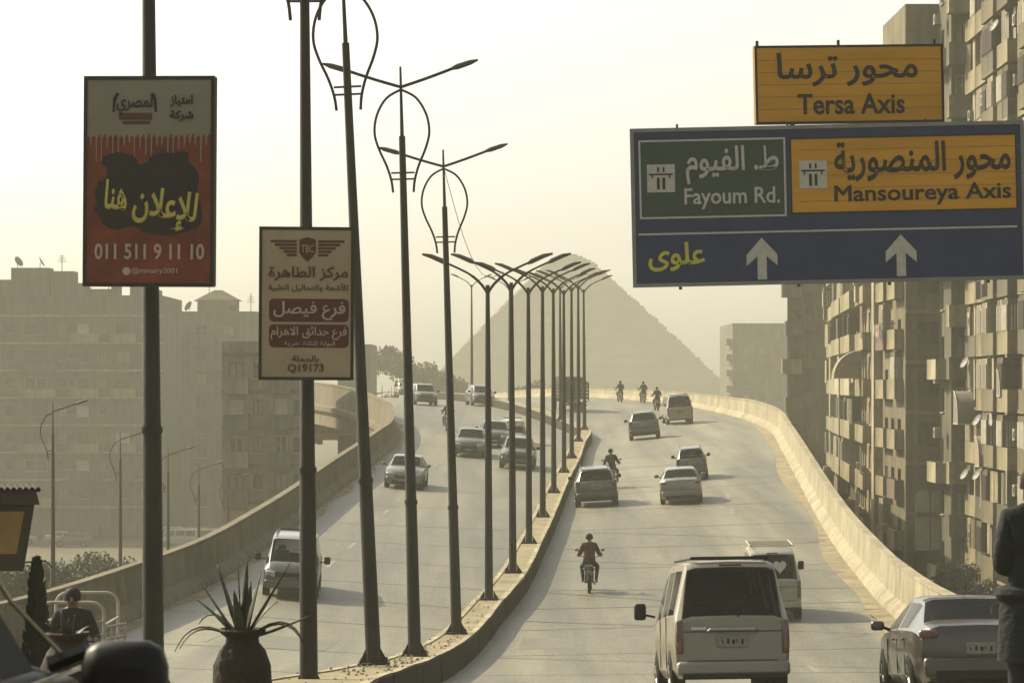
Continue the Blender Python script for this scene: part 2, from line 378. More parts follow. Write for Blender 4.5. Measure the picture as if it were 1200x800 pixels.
# median: raised strip with kerb blocks
def KHf(y): return 0.2 if y < 38 else min(0.58, 0.2 + (y - 38) / 22 * 0.38)
im = next(i for i in range(NP) if HW[i][0] > 0.7)
md = MB()
UP = lambda c: [p + Vector((0, 0, KHf(p.y) - .02)) for p in c]
strip(md, UP(MLc), UP(MRc), im, NP, sub=2)
nose = [MLc[im] + Vector((0, 0, -.3)), MLc[im] + Vector((0, 0, .18)), MRc[im] + Vector((0, 0, .18)), MRc[im] + Vector((0, 0, -.3))]
md.add(nose, [(0, 3, 2, 1)])
median = tag(md.build('median_strip', 'dust'), 'raised sandy median strip between the carriageways', kind='structure')
for edge, nm in ((MLc, 0), (MRc, 1)):
    pts = resample(edge[im:], 2.4); sgn = -1 if nm == 0 else 1
    for i in range(min(len(pts) - 1, 120)):
        a, b = pts[i], pts[i + 1]; d = (b - a); L = d.length
        dz = Vector((d.x, d.y, 0)).normalized(); n_ = Vector((dz.y, -dz.x, 0)) * sgn
        a2 = a + d * 0.006; b2 = b - d * 0.006; th = 0.16; jit = random.uniform(-.012, .012)
        vs = []
        for q in (a2, b2):
            KH = KHf(q.y)
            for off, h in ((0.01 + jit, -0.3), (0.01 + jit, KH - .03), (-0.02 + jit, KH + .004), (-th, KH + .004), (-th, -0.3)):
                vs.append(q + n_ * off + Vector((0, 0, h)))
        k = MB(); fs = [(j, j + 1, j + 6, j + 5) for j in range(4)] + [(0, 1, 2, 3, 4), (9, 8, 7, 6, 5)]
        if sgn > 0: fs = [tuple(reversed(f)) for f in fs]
        k.add(vs, fs); k.m = [1, 1, 0, 0, 1, 1]; k.build('kerb_block', ['kerb', 'kerb_shaded_side'], median)

# concrete barriers: panels between joints, with a ledge and a deck edge below
def barrier(edge, sgn, label, hfun, i_from, name='concrete_barrier', m='concrete'):
    t = thing(name, label, 'barrier', edge[i_from])
    t.location = (0, 0, 0)
    pts = resample(edge[i_from:], 4.0)
    for i in range(len(pts) - 1):
        a, b = pts[i], pts[i + 1]
        def nrm(k):
            d = pts[min(k + 1, len(pts) - 1)] - pts[max(k - 1, 0)]; d.z = 0; d.normalize(); return Vector((d.y, -d.x, 0)) * sgn
        na, nb = nrm(i), nrm(i + 1); d = (b - a).normalized() * 0.018
        prof = lambda h: ((-0.42, 0.02), (-0.36, 0.16), (-0.12, 0.36), (-0.07, h - .1), (-0.1, h - 0.07), (-0.1, h), (0.16, h), (0.16, h - 0.12), (0.12, h - .14), (0.12, -0.35), (0.42, -0.42), (0.42, -0.75), (0.1, -1.1), (0.1, -1.9), (-0.42, -1.9))
        vs = [a + d + na * o + Vector((0, 0, z)) for o, z in prof(hfun(a.y))] + [b - d + nb * o + Vector((0, 0, z)) for o, z in prof(hfun(b.y))]
        n = len(prof(1)); fs = [(j, j + 1, n + j + 1, n + j) for j in range(n - 1)] + [(n - 1, 0, n, 2 * n - 1)]
        for q_ in ((4, 5, 6, 7), (3, 4, 7, 8), (2, 3, 8, 9), (0, 1, 2, 9), (0, 9, 13, 14), (9, 10, 11, 12), (9, 12, 13)):
            fs += [tuple(reversed(q_)), tuple(n + i_ for i_ in q_)]
        if sgn < 0: fs = [tuple(reversed(f)) for f in fs]
        k = MB(); k.add(vs, fs); k.build('panel', m, t, smooth=False)
    return t
i0 = next(i for i in range(NP) if Rc[i].y > 30)
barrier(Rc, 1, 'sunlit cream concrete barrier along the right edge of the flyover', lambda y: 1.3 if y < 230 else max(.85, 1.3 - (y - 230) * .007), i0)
barrier(Lc, -1, 'concrete barrier coloured brown for shade along the left edge of the flyover curving away', lambda y: 1.3, i0, m='concrete_shaded')
# deck slab and piers
db = MB(); strip(db, [p + Vector((0, 0, -1.2)) for p in Lc], [p + Vector((0, 0, -1.2)) for p in Rc], 0, NP, sub=2)
for q in range(len(db.f)): db.f[q] = tuple(reversed(db.f[q]))
deck = tag(db.build('flyover_deck', 'concrete'), 'underside of the flyover deck', kind='structure')
GZ = lambda y: -12.5 if y < 120 else (-12.5 - (y - 120) / 135 * 5.5 if y < 255 else -18.0)
for i in range(30, NP - 2, 9):
    c = Mc[i]; z1 = c.z - 1.25; z0 = GZ(c.y) - .5
    pier = MB(); pier.box((0, 0, (z1 + z0) / 2 - .6), (3.2, 1.6, z1 - z0 - 1.2)); pier.box((0, 0, z1 - .6), (14, 1.9, 1.2))
    pier.build('pier', 'concrete', deck, loc=(c.x, c.y, 0))

# ground
g = MB(); xs = [-700, -300, -120, -60, -30, 0, 30, 60, 120, 300, 700]; ys = [-60, 0, 60, 120, 150, 190, 225, 255, 320, 450, 700, 1000, 1390]
for y in ys:
    for x in xs: g.v.append((x, y, GZ(y)))
nx = len(xs)
for j in range(len(ys) - 1):
    for i in range(nx - 1): g.f.append((j * nx + i, j * nx + i + 1, (j + 1) * nx + i + 1, (j + 1) * nx + i)); g.m.append(0)
tag(g.build('ground', 'soil', smooth=True), 'dusty ground below the flyover', kind='structure')

# ------------------------------------------------------------------ lamp posts
def tri_lerp(a, b, t): return Vector(a).lerp(Vector(b), t)
def base_parts(t, r=0.13):
    mb = MB(); mb.box((0, 0, .02), (.54, .54, .04)); 
    for k in range(4):
        a = k * math.pi / 2; mb.add([(r, -.015, .04), (.25, -.015, .04), (r, -.015, .27), (r, .015, .04), (.25, .015, .04), (r, .015, .27)],
            [(0, 1, 2), (5, 4, 3), (0, 3, 4, 1), (1, 4, 5, 2), (2, 5, 3, 0)], 0, Matrix.Rotation(a, 4, 'Z'))
    mb.build('base_plate', 'pole_metal', t)
    mb = MB()
    for sx in (-1, 1):
        for sy in (-1, 1): mb.tube([(sx * .22, sy * .22, .03), (sx * .22, sy * .22, .1)], .022, 6)
    mb.build('anchor_bolts', 'pole_metal', t)
def hoop(t, side, H, half=1.0):
    pts = [(0, 0, H - .05), (.30, 0, H - .22), (.50, 0, H - .55), (.56, 0, H - .92), (.48, 0, H - 1.25), (.33, 0, H - 1.6), (.24, 0, H - 1.9), (.21, 0, H - 2.15)]
    mb = MB(); mb.tube([(p.x * side, p.y, p.z) for p in cr(pts, 4)], .028, 6)
    mb.build('hoop', 'pole_metal', t, smooth=True)
    mb = MB()
    for dz in (1.75, 1.88): mb.box((side * .13, 0, H - dz), (.22, .03, .035))
    mb.build('hoop_bracket', 'pole_metal', t)
def arm_a(t, side, H, ln=1.5, rise=.5, rr=.035):
    mb = MB(); mb.tube(cr([(0, 0, H), (side * ln * .35, 0, H + rise * .33), (side * ln * .72, 0, H + rise * .72), (side * ln * .8, 0, H + rise * .84)], 3), rr, 6)
    a = mb.build('arm', 'pole_metal', t, smooth=True)
    mb = MB(); e = Vector((side * ln * .70, 0, H + rise * .71)); f_ = Vector((side * ln * 1.06, 0, H + rise * 1.04))
    mb.tube([e, e.lerp(f_, .2), e.lerp(f_, .7), f_], [.035, .06, .055, .02], 8); mb.build('lamp_head', 'lamp_head', a, smooth=True)
def post_a(H=11.62, arms=(-1, 1), hoops=(-1, 1)):
    t = thing('lamp_post', '', 'lamp post'); 
    mb = MB(); mb.tube([(0, 0, 0), (0, 0, 3.2), (0, 0, 3.22), (0, 0, H - 1.0)], [.135, .118, .112, .065], 12); mb.tube([(0, 0, H - 1.0), (0, 0, H + .42)], [.04, .022], 8)
    mb.tube([(0, 0, 3.1), (0, 0, 3.18)], [.135, .135], 12)
    mb.build('pole', 'pole_metal', t, smooth=True); base_parts(t)
    for s_ in hoops: hoop(t, s_, H)
    for s_ in arms: arm_a(t, s_, H)
    return t
def post_b(H=8.9):
    t = thing('lamp_post', '', 'lamp post')
    mb = MB(); mb.tube([(0, 0, 0), (0, 0, H * .5), (0, 0, H)], [.125, .10, .06], 10); mb.build('pole', 'pole_metal', t, smooth=True); base_parts(t)
    for s_ in (-1, 1):
        pts = [(0, 0, H - .25), (s_ * .18, 0, H + .02), (s_ * .5, 0, H + .3), (s_ * .95, 0, H + .53), (s_ * 1.25, 0, H + .66)]
        mb = MB(); mb.tube(cr(pts, 4), [.045] * 8 + [.035] * 9, 6); a = mb.build('arm', 'pole_metal', t, smooth=True)
        mb = MB(); mb.tube([(s_ * 1.12, 0, H + .6), (s_ * 1.25, 0, H + .67), (s_ * 1.6, 0, H + .82), (s_ * 1.85, 0, H + .88)], [.04, .075, .065, .03], 8); mb.build('lamp_head', 'lamp_head', a, smooth=True)
    return t
pa = post_a(); pb = post_b()
GA = 'lamp posts along the median'
specs_a = [((180, 866), 42.0, 'dark lamp pole carrying the large red advertising board', (-.4)),
           ((362, 812), 50.0, 'lamp pole carrying the small tan advertising board', (-.35)),
           ((438, 778), 59.5, 'leaning lamp post just right of the tan board, hoop cut by the top edge', (-2.6)),
           ((486, 768), 69.8, 'lamp post with bulb hoop and two raised arms, tallest one wholly in view', (-1.4)),
           ((535, 742), 83.7, 'lamp post with bulb shaped hoop, farthest of the hooped ones on the median', (-1.6))]
for k, ((px, py), D, lab, lean) in enumerate(specs_a):
    o = pa if k == 0 else copy_tree(pa)
    p = P(px, py, D)
    if k == 0: p = Vector((-4.41, 42.0, road_z(-4.4, 42) + KHf(42) - .02))
    o.scale.z = (1.03, 1.04, 1.02, 1.0, .985)[k]
    o.location = p; o.rotation_euler = (0, R(lean), 0); tag(o, lab, group=GA)
ORD = ['first', 'second', 'third', 'fourth', 'fifth', 'sixth', 'seventh', 'eighth', 'ninth', 'tenth', 'eleventh', 'twelfth']
specs_b = [(573, 702, 96.7), (601, 670, 105), (620, 636, 119), (636, 605, 132), (649, 577, 149), (661, 553, 167), (670, 536, 178.6), (678, 517, 195), (685, 503, 217), (657, 492, 228), (597, 473, 262), (553, 459, 284)]
for k, (px, py, D) in enumerate(specs_b):
    o = pb if k == 0 else copy_tree(pb)
    o.location = P(px, py, D); o.rotation_euler = (0, R(random.uniform(-.4, .2)), R(random.uniform(-3, 3)) + (0 if k < 9 else R(12 + 5 * (k - 9))))
    tag(o, '%s curved arm lamp post on the median counting from the camera' % ORD[k], group=GA)
# street lamps standing on the ground beyond the left barrier
ps = post_a(H=10.8, arms=(1,), hoops=(-1,)); ps.name = 'street_lamp'
for k, (px, py, D, lab) in enumerate(((62, 482, 152, 'nearest to the camera and tallest'), (141, 515, 180, 'second nearest'), (197, 533, 195, 'just right of the red board pole'),
                                  (233, 550, 215, 'fourth from the left'), (267, 563, 235, 'fifth from the left and faint'), (299, 575, 255, 'farthest and faintest'))):
    o = ps if k == 0 else copy_tree(ps)
    p = P(px, py, D); o.location = (p.x, p.y, p.z - 10.8); tag(o, 'single arm street lamp below the flyover, %s' % lab, 'street lamp', 'street lamps beyond the left barrier')

# ------------------------------------------------------------------ lettering
AR = {'ا': (0xFE8D, 0), 'أ': (0xFE83, 0), 'إ': (0xFE87, 0), 'ب': (0xFE8F, 1), 'ة': (0xFE93, 0), 'ت': (0xFE95, 1), 'ج': (0xFE9D, 1), 'ح': (0xFEA1, 1), 'د': (0xFEA9, 0), 'ر': (0xFEAD, 0), 'ز': (0xFEAF, 0), 'س': (0xFEB1, 1), 'ش': (0xFEB5, 1), 'ص': (0xFEB9, 1), 'ط': (0xFEC1, 1), 'ع': (0xFEC9, 1), 'ف': (0xFED1, 1), 'ق': (0xFED5, 1), 'ك': (0xFED9, 1), 'ل': (0xFEDD, 1), 'م': (0xFEE1, 1), 'ن': (0xFEE5, 1), 'ه': (0xFEE9, 1), 'و': (0xFEED, 0), 'ى': (0xFEEF, 0), 'ي': (0xFEF1, 1), 'خ': (0xFEA5, 1), 'ئ': (0xFE89, 1), 'ث': (0xFE99, 1)}
def shape(s):
    out = []; i = 0; prev = False
    while i < len(s):
        c = s[i]
        if c == 'ل' and i + 1 < len(s) and s[i + 1] in 'اإأ':
            b = {'ا': 0xFEFB, 'إ': 0xFEF9, 'أ': 0xFEF7}[s[i + 1]]
            out.append(chr(b + (1 if prev else 0))); prev = False; i += 2; continue
        if c not in AR: out.append(c); prev = False; i += 1; continue
        b, j = AR[c]; nxt = i + 1 < len(s) and s[i + 1] in AR; jn = bool(j and nxt)
        out.append(chr(b + ((3 if jn else 1) if prev else (2 if jn else 0)))); prev = jn; i += 1
    return ''.join(reversed(out))
def text(body, x0, x1, z0, z1, y, m, parent, bold=0.02, arabic=False, rot=0, name='lettering'):
    """lettering stretched to fill x0..x1, z0..z1 of a board whose face looks along -Y"""
    c = bpy.data.curves.new('lettering', 'FONT'); c.body = shape(body) if arabic else body; c.size = 1; c.extrude = 0.004; c.bevel_depth = bold * .9; c.bevel_resolution = 0; c.resolution_u = 3
    tmp = bpy.data.objects.new('tmp', c); COL.objects.link(tmp)
    dg = bpy.context.evaluated_depsgraph_get(); me = bpy.data.meshes.new_from_object(tmp.evaluated_get(dg))
    bpy.data.objects.remove(tmp); bpy.data.curves.remove(c)
    xs_ = [v.co.x for v in me.vertices]; ys_ = [v.co.y for v in me.vertices]
    sx = (x1 - x0) / (max(xs_) - min(xs_)); sz = (z1 - z0) / (max(ys_) - min(ys_)); mx_, my_ = min(xs_), min(ys_)
    cx, cz = (x0 + x1) / 2, (z0 + z1) / 2
    for v in me.vertices:
        X = x0 + (v.co.x - mx_) * sx - cx; Z = z0 + (v.co.y - my_) * sz - cz
        v.co = (cx + X * math.cos(rot) - Z * math.sin(rot), y - v.co.z * .5, cz + X * math.sin(rot) + Z * math.cos(rot))
    me.materials.clear(); me.materials.append(MAT[m])
    return link(name, me, parent)
def sheet(x0, x1, z0, z1, y, m, parent, name='panel', th=0.004, rad=0.0):
    mb = MB()
    if rad:
        pts = []
        for cx, cz, a0 in ((x1 - rad, z1 - rad, 0), (x0 + rad, z1 - rad, 90), (x0 + rad, z0 + rad, 180), (x1 - rad, z0 + rad, 270)):
            for k in range(5): a = R(a0 + 22.5 * k); pts.append((cx + rad * math.cos(a), cz + rad * math.sin(a)))
        return poly(pts, y, m, parent, name, th)
    mb.box(((x0 + x1) / 2, y + th / 2, (z0 + z1) / 2), (x1 - x0, th, z1 - z0)); return mb.build(name, m, parent)
def poly(pts, y, m, parent, name='mark', th=0.003):
    n = len(pts); vs = [(p[0], y, p[1]) for p in pts] + [(p[0], y + th, p[1]) for p in pts]
    mb = MB(); mb.add(vs, [tuple(range(n)), tuple(reversed(range(n, 2 * n)))] + [((i + 1) % n, i, n + i, n + (i + 1) % n) for i in range(n)])
    return mb.build(name, m, parent)
def frame(x0, x1, z0, z1, w_, y, m, parent, name='border', th=0.02):
    mb = MB()
    mb.box(((x0 + x1) / 2, y + th / 2, z1 - w_ / 2), (x1 - x0, th, w_)); mb.box(((x0 + x1) / 2, y + th / 2, z0 + w_ / 2), (x1 - x0, th, w_))
    for x in (x0 + w_ / 2, x1 - w_ / 2): mb.box((x, y + th / 2, (z0 + z1) / 2), (w_, th, z1 - z0 - 2 * w_))
    return mb.build(name, m, parent)

# big gantry sign.  local coordinates: metres, scale 62.5 px per metre at D = 64
D0 = 64.0; K = F / D0
sg = thing('gantry_sign', 'wide blue overhead road sign with green and yellow panels above the right lanes', 'road sign', P(742, 337, D0))
sg.rotation_euler = (0, R(-1.25), 0)
SX = lambda px: (px - 744) / K
SZ = lambda py: (337 - py) / K
W1, H1 = SX(1206), SZ(151)
mb = MB(); mb.box((W1 / 2, .05, H1 / 2), (W1, .08, H1)); mb.build('backing_plate', 'sign_blue', sg)
frame(0, W1, 0, H1, .07, -.012, 'sign_grey', sg, 'frame', .03)
def inv(px, py): # picture pixel -> sign coordinates undoing the tilt
    dx, dz = px - 747, 337 - py; a = R(1.25)
    return (dx * math.cos(a) + dz * math.sin(a)) / K, (-dx * math.sin(a) + dz * math.cos(a)) / K
def rect(px0, px1, py0, py1, pyr=None):
    a = inv(px0, py1); b = inv(px1, py0 if pyr is None else pyr); return a[0], b[0], a[1], b[1]
x0, x1, z0, z1 = rect(755, 925, 164, 257, 161)
sheet(x0, x1, z0, z1, 0.0, 'sign_green', sg, 'green_panel', .01); frame(x0, x1, z0, z1, .035, -.006, 'sign_white', sg, 'border', .01)
xa = x0; text('ط. الفيوم', x0 + .88, x1 - .13, z0 + .63, z1 - .13, -.006, 'sign_white', sg, .022, True)
text('Fayoum Rd.', x0 + .84, x1 - .12, z0 + .16, z0 + .56, -.006, 'sign_white', sg, .018)
def bridge_icon(xc, zc, s_, parent):
    sheet(xc - s_, xc + s_, zc - s_, zc + s_, -.004, 'sign_white', parent, 'bridge_symbol', .008)
    mb = MB(); q = s_
    mb.box((xc, -.008, zc + q * .28), (1.7 * q, .004, .12 * q))
    for x in (-.62, .62): mb.box((xc + x * q, -.008, zc + q * .12), (.1 * q, .004, .24 * q))
    for x in (-.2, .2):
        mb.box((xc + x * q, -.008, zc - q * .38), (.2 * q, .004, .85 * q)); mb.box((xc + x * q, -.008, zc + q * .62), (.14 * q, .004, .35 * q))
    mb.build('symbol_print', 'sign_black', parent)
bridge_icon(x0 + .41, (z0 + z1) / 2 + .02, .26, sg)
x0, x1, z0, z1 = rect(932, 1196, 160, 251, 156)
sheet(x0, x1, z0, z1, 0.0, 'sign_yellow', sg, 'yellow_panel', .01); frame(x0, x1, z0, z1, .03, -.006, 'sign_black', sg, 'border', .01)
bridge_icon(x0 + .43, (z0 + z1) / 2 + .02, .26, sg)
text('محور المنصورية', x0 + .83, x1 - .12, z0 + .58, z1 - .10, -.006, 'sign_black', sg, .024, True)
text('Mansoureya Axis', x0 + .82, x1 - .12, z0 + .12, z0 + .52, -.006, 'sign_black', sg, .022)
a = inv(750, 275); b = inv(1200, 265)
mb = MB(); mb.box(((a[0] + b[0]) / 2, -.006, a[1]), (b[0] - a[0] - .1, .012, .035)); mb.build('divider_line', 'sign_white', sg)
for pxc, pyt in ((898, 278), (1061, 274)):
    c = inv(pxc, pyt + 25); s_ = .29
    poly([(c[0] + u * s_, c[1] + v_ * s_) for u, v_ in ((-.3, -1.35), (.3, -1.35), (.3, .15), (1, -.45), (1, .25), (0, 1.35), (-1, .25), (-1, -.45), (-.3, .15))], -.006, 'sign_white', sg, 'arrow')
a = inv(765, 317); text('علوى', a[0], a[0] + 1.07, a[1] - .03, a[1] + .52, -.006, 'sign_lemon', sg, .03, True)
mb = MB()
for u in (.12, .42, .65, .9): mb.box((W1 * u, .0, -.03), (.06, .05, .05))
for u in (.12, .4, .75): mb.box((W1 * u, .0, H1 + .03), (.04, .05, .07))
mb.build('clamp', 'board_metal', sg)
mb = MB()
for z in (.6, 2.2):
    mb.tube([(.3, .3, z), (11.5, .3, z)], .09, 8)
for k in range(14): x = .8 + k * .8; mb.tube([(x, .3, .6 + 1.6 * (k % 2)), (x + .8, .3, 2.2 - 1.6 * (k % 2))], .04, 6)
mb.build('truss', 'sign_grey', sg)
mb = MB(); mb.tube([(11.7, .3, -11), (11.7, .3, 2.7)], [.3, .22], 14); mb.build('mast', 'sign_grey', sg, smooth=True)
# yellow board above it
ts = thing('direction_board', 'yellow Tersa Axis board mounted above the wide blue sign', 'road sign', P(886, 146, 64.1)); ts.rotation_euler = (0, R(-1.3), R(7))
K2 = F / 64.1; W2 = 226 / K2; H2 = 92 / K2
mb = MB(); mb.box((W2 / 2, .09, H2 / 2), (W2, .18, H2)); mb.build('backing_box', 'sign_edge_yellow', ts)
sheet(.01, W2 - .01, .01, H2 - .01, -.008, 'sign_yellow', ts, 'yellow_panel', .008); frame(.0, W2, .0, H2, .045, -.014, 'sign_black', ts, 'border', .01)
text('محور ترسا', .42, W2 - .5, H2 * .47, H2 - .14, -.014, 'sign_black', ts, .022, True)
text('Tersa Axis', .80, W2 - .76, .17, .56, -.014, 'sign_black', ts, .022)
mb = MB()
for u in (.02, .45, .96): mb.tube([(W2 * u, .1, H2 - .05), (W2 * u, .1, H2 + .1)], .03, 6)
for u in (.2, .8): mb.tube([(W2 * u, .15, -.3), (W2 * u, .15, .3)], .05, 6)
mb.build('support_rod', 'board_metal', ts)

for par_, a0_, a1_, z0_, z1_, y_, n_s in ((ts, .05, W2 - .05, .05, H2 - .05, -.0095, 6), (sg, inv(934, 0)[0] + .05, inv(1194, 0)[0] + .02, inv(1000, 250)[1], inv(1000, 160)[1], -.0015, 6)):
    for k_ in range(1, n_s):
        zz_ = z0_ + (z1_ - z0_) * k_ / n_s; mb = MB(); mb.box(((a0_ + a1_) / 2, y_, zz_), (a1_ - a0_, .003, .012)); mb.build('panel_seam', 'sign_edge_yellow', par_)
# advertising boards on the poles
def adboard(label, px0, px1, py0, py1, D):
    Kk = F / D; W, H = (px1 - px0) / Kk, (py1 - py0) / Kk
    t = thing('advertising_board', label, 'advertising board', P(px0, py1, D) + Vector((0, -.2, 0)))
    mb = MB(); mb.box((W / 2, .1, H / 2), (W, .16, H)); o = mb.build('box_frame', 'board_metal', t, bevel=.02)
    frame(0, W, 0, H, .045, 0, 'board_metal', t, 'rim', .03)
    mb = MB()
    for z in (.25, H - .25): mb.box((W / 2, .24, z), (.36, .14, .08))
    mb.build('pole_clamp', 'board_metal', t)
    return t, W, H
t, W, H = adboard('large red and cream advertising board with drips and a phone number on the dark pole', 99, 254, 91, 336, 41.6)
t.rotation_euler = (0, R(.4), R(-6))
e = .045; YF = .012
def U(px): return (px - 99) / 155 * W
def V(py): return (336 - py) / 245 * H
sheet(e, W - e, e, V(162), YF, 'poster_red', t, 'red_print', .004); sheet(e, W - e, V(162), H - e, YF, 'poster_cream', t, 'cream_print', .004)
rr = random.Random(3)
for k in range(22):       # drips of the cream field running into the red one, red peaks rising into the cream
    x = U(106) + k * (U(249) - U(106)) / 22; l = rr.choice((.05, .08, .12, .2, .28)); wd = rr.uniform(.012, .022)
    poly([(x, V(160)), (x + wd * 2.2, V(160)), (x + wd * 1.6, V(164)), (x + wd * 1.4, V(163) - l), (x + wd, V(163) - l - .02), (x + wd * .6, V(163) - l), (x + wd * .5, V(164))], YF - .004, 'poster_cream', t, 'drip')
    poly([(x + .03, V(163)), (x + .06, V(163) + rr.uniform(.02, .06)), (x + .085, V(163))], YF - .003, 'poster_red', t, 'drip')
blob = [(124, 184), (140, 180), (158, 184), (164, 192), (172, 194), (182, 184), (200, 181), (222, 180), (224, 192), (232, 198), (236, 210), (234, 222), (238, 240), (240, 255), (236, 266), (222, 272), (205, 277), (185, 276), (170, 272), (158, 266), (140, 270), (126, 266), (118, 255), (112, 248), (115, 238), (113, 226), (117, 214), (124, 212), (128, 200), (120, 192)]
bp = [ (U(a_) , V(b_)) for a_, b_ in blob]
bp = [(p.x, p.y) for p in cr([(q[0], q[1], 0) for q in bp + bp[:1]], 3)][:-1]
bp = [(x_ + rr.uniform(-.008, .008), z_ + rr.uniform(-.012, .012)) for x_, z_ in bp]
poly(bp, YF - .006, 'poster_black', t, 'paint_splash')
text('هنا', U(125), U(152), V(247), V(212), YF - .010, 'poster_gold', t, .03, True, R(-5))
text('للإعلان', U(158), U(234), V(270), V(222), YF - .010, 'poster_gold', t, .03, True, R(-8))
text('011 511 9 11 10', U(113), U(243), V(305), V(286), YF - .008, 'poster_pink', t, .03)
text('@mmairy2001', U(157), U(211), V(322), V(314), YF - .008, 'poster_pink', t, .01)
poly([(U(151) + .05 * math.cos(k * .524), V(318) + .05 * math.sin(k * .524)) for k in range(12)], YF - .008, 'poster_pink', t, 'badge')
text('المصري', U(138), U(184), V(136), V(112), YF - .008, 'poster_black', t, .02, True)
for k, (a_, s_) in enumerate(((133, 1), (186, -1))):
    poly([(U(a_), V(133)), (U(a_ + 3 * s_), V(133)), (U(a_ + 4 * s_), V(120)), (U(a_ + 8 * s_), V(112)), (U(a_ + 5 * s_), V(110)), (U(a_ + 1 * s_), V(117))][::s_], YF - .008, 'poster_black', t, 'emblem_side')
sheet(U(141), U(180), V(142), V(134), YF - .008, 'poster_ink', t, 'emblem_band', .003); sheet(U(145), U(178), V(147), V(143.5), YF - .008, 'poster_ink', t, 'emblem_band', .003)
text('امتياز', U(201), U(228), V(127), V(113), YF - .008, 'poster_black', t, .03, True)
text('شركة', U(201), U(229), V(144), V(131), YF - .008, 'poster_black', t, .03, True)
t, W, H = adboard('smaller tan advertising board with brown lettering and two maroon bands on its pole', 304, 415, 266, 445, 49.6)
t.rotation_euler = (0, R(.3), R(4))
def U(px): return (px - 304) / 111 * W
def V(py): return (445 - py) / 179 * H
sheet(e, W - e, e, H - e, YF, 'poster_tan', t, 'poster', .004)
for s_, a_ in ((-1, 348), (1, 373)):   # winged emblem beside the shield
    for r_ in range(5):
        ln = (36, 30, 24, 18, 14)[r_] * .85
        x_ = U(a_); x2 = U(a_ + s_ * ln); sheet(min(x_, x2), max(x_, x2), V(284.5 + r_ * 4), V(281.6 + r_ * 4), YF - .006, 'poster_ink', t, 'wing_bar', .003)
sh = [(351, 281), (360.5, 278), (370, 281), (370, 296), (366, 302), (360.5, 307), (355, 302), (351, 296)]
poly([(U(a_), V(b_)) for a_, b_ in sh][::-1], YF - .006, 'poster_brown', t, 'shield')
text('TBC', U(353), U(368), V(296), V(287), YF - .012, 'poster_tan', t, .01)
text('مركز الطاهرة', U(315), U(408), V(329), V(312), YF - .008, 'poster_ink', t, .025, True)
text('للأشعة والتحاليل الطبية', U(315), U(408), V(342), V(332), YF - .008, 'poster_ink', t, .012, True)
sheet(U(316), U(409), V(377), V(350), YF - .004, 'poster_brown', t, 'maroon_band', .003, rad=.07)
sheet(U(316), U(409), V(407), V(380), YF - .004, 'poster_brown', t, 'maroon_band', .003, rad=.07)
text('فرع فيصل', U(321), U(405), V(375), V(353), YF - .009, 'poster_pink', t, .022, True)
text('فرع حدائق الاهرام', U(318), U(407), V(398), V(382), YF - .009, 'poster_pink', t, .02, True)
text('البوابة الثالثة هضبة', U(334), U(393), V(406), V(399), YF - .009, 'poster_pink', t, .012, True)
text('بالجملة', U(343), U(374), V(425), V(416), YF - .008, 'poster_ink', t, .012, True)
text('Q19173', U(338), U(380), V(437), V(426), YF - .008, 'poster_ink', t, .02)
#PART2
# ------------------------------------------------------------------ pyramid
def pyramid():
    Hh = 64.0; c = P(667, 298, 1150); base_z = c.z - Hh
    n = 90; mb = MB(); rr = random.Random(5)
    for k in range(n):
        h0 = Hh * k / n; h1 = Hh * (k + 1) / n; tt = Hh - h0
        a = (tt + 4.6) * 1.0
        if tt < 3.2: a *= (tt / 3.4) ** .5
        a += rr.uniform(-.35, .35)
        m = 10; ring = []
        for s_ in range(4):
            for j in range(m):
                u = -1 + 2 * j / m; off = a + rr.uniform(-.4, .25)
                x, y = ((u * a, -off), (off, u * a), (-u * a, off), (-off, -u * a))[s_]
                ring.append((x, y))
        L = len(ring)
        vs = [(x, y, h0) for x, y in ring] + [(x, y, h1) for x, y in ring]
        mb.add(vs, [(j, (j + 1) % L, L + (j + 1) % L, L + j) for j in range(L)] + [tuple(range(L, 2 * L))])
    o = mb.build('pyramid', 'limestone', loc=(c.x, c.y, base_z)); o.rotation_euler = (0, 0, R(2))
    tag(o, 'great stepped stone pyramid with blunt top rising in the haze beyond the road', 'pyramid')
pyramid()

# ------------------------------------------------------------------ buildings
WM = {}
def window_meshes(w_, h_, style):
    key = (round(w_, 2), round(h_, 2), style)
    if key not in WM:
        f = MB(); t = .07
        f.box((0, 0, h_ / 2 - t / 2), (w_, .08, t)); f.box((0, 0, -h_ / 2 + t / 2), (w_, .08, t))
        for x in (-w_ / 2 + t / 2, w_ / 2 - t / 2, 0): f.box((x, 0, 0), (t, .08, h_ - 2 * t))
        sl = MB(); sl.box((0, -.12, -h_ / 2 - .04), (w_ + .2, .22, .07))
        p = MB(); p.box((0, .05, 0), (w_, .02, h_))
        fm = 'frame_dark' if style in ('dark', 'shut') else 'frame_pale'
        pm = {'dark': 'glass_dark', 'lit': 'curtain', 'shut': 'shutter', 'glass': 'glass_dark'}[style]
        WM[key] = (f.mesh('window', fm), sl.mesh('sill', 'concrete'), p.mesh('pane', pm))
    return WM[key]
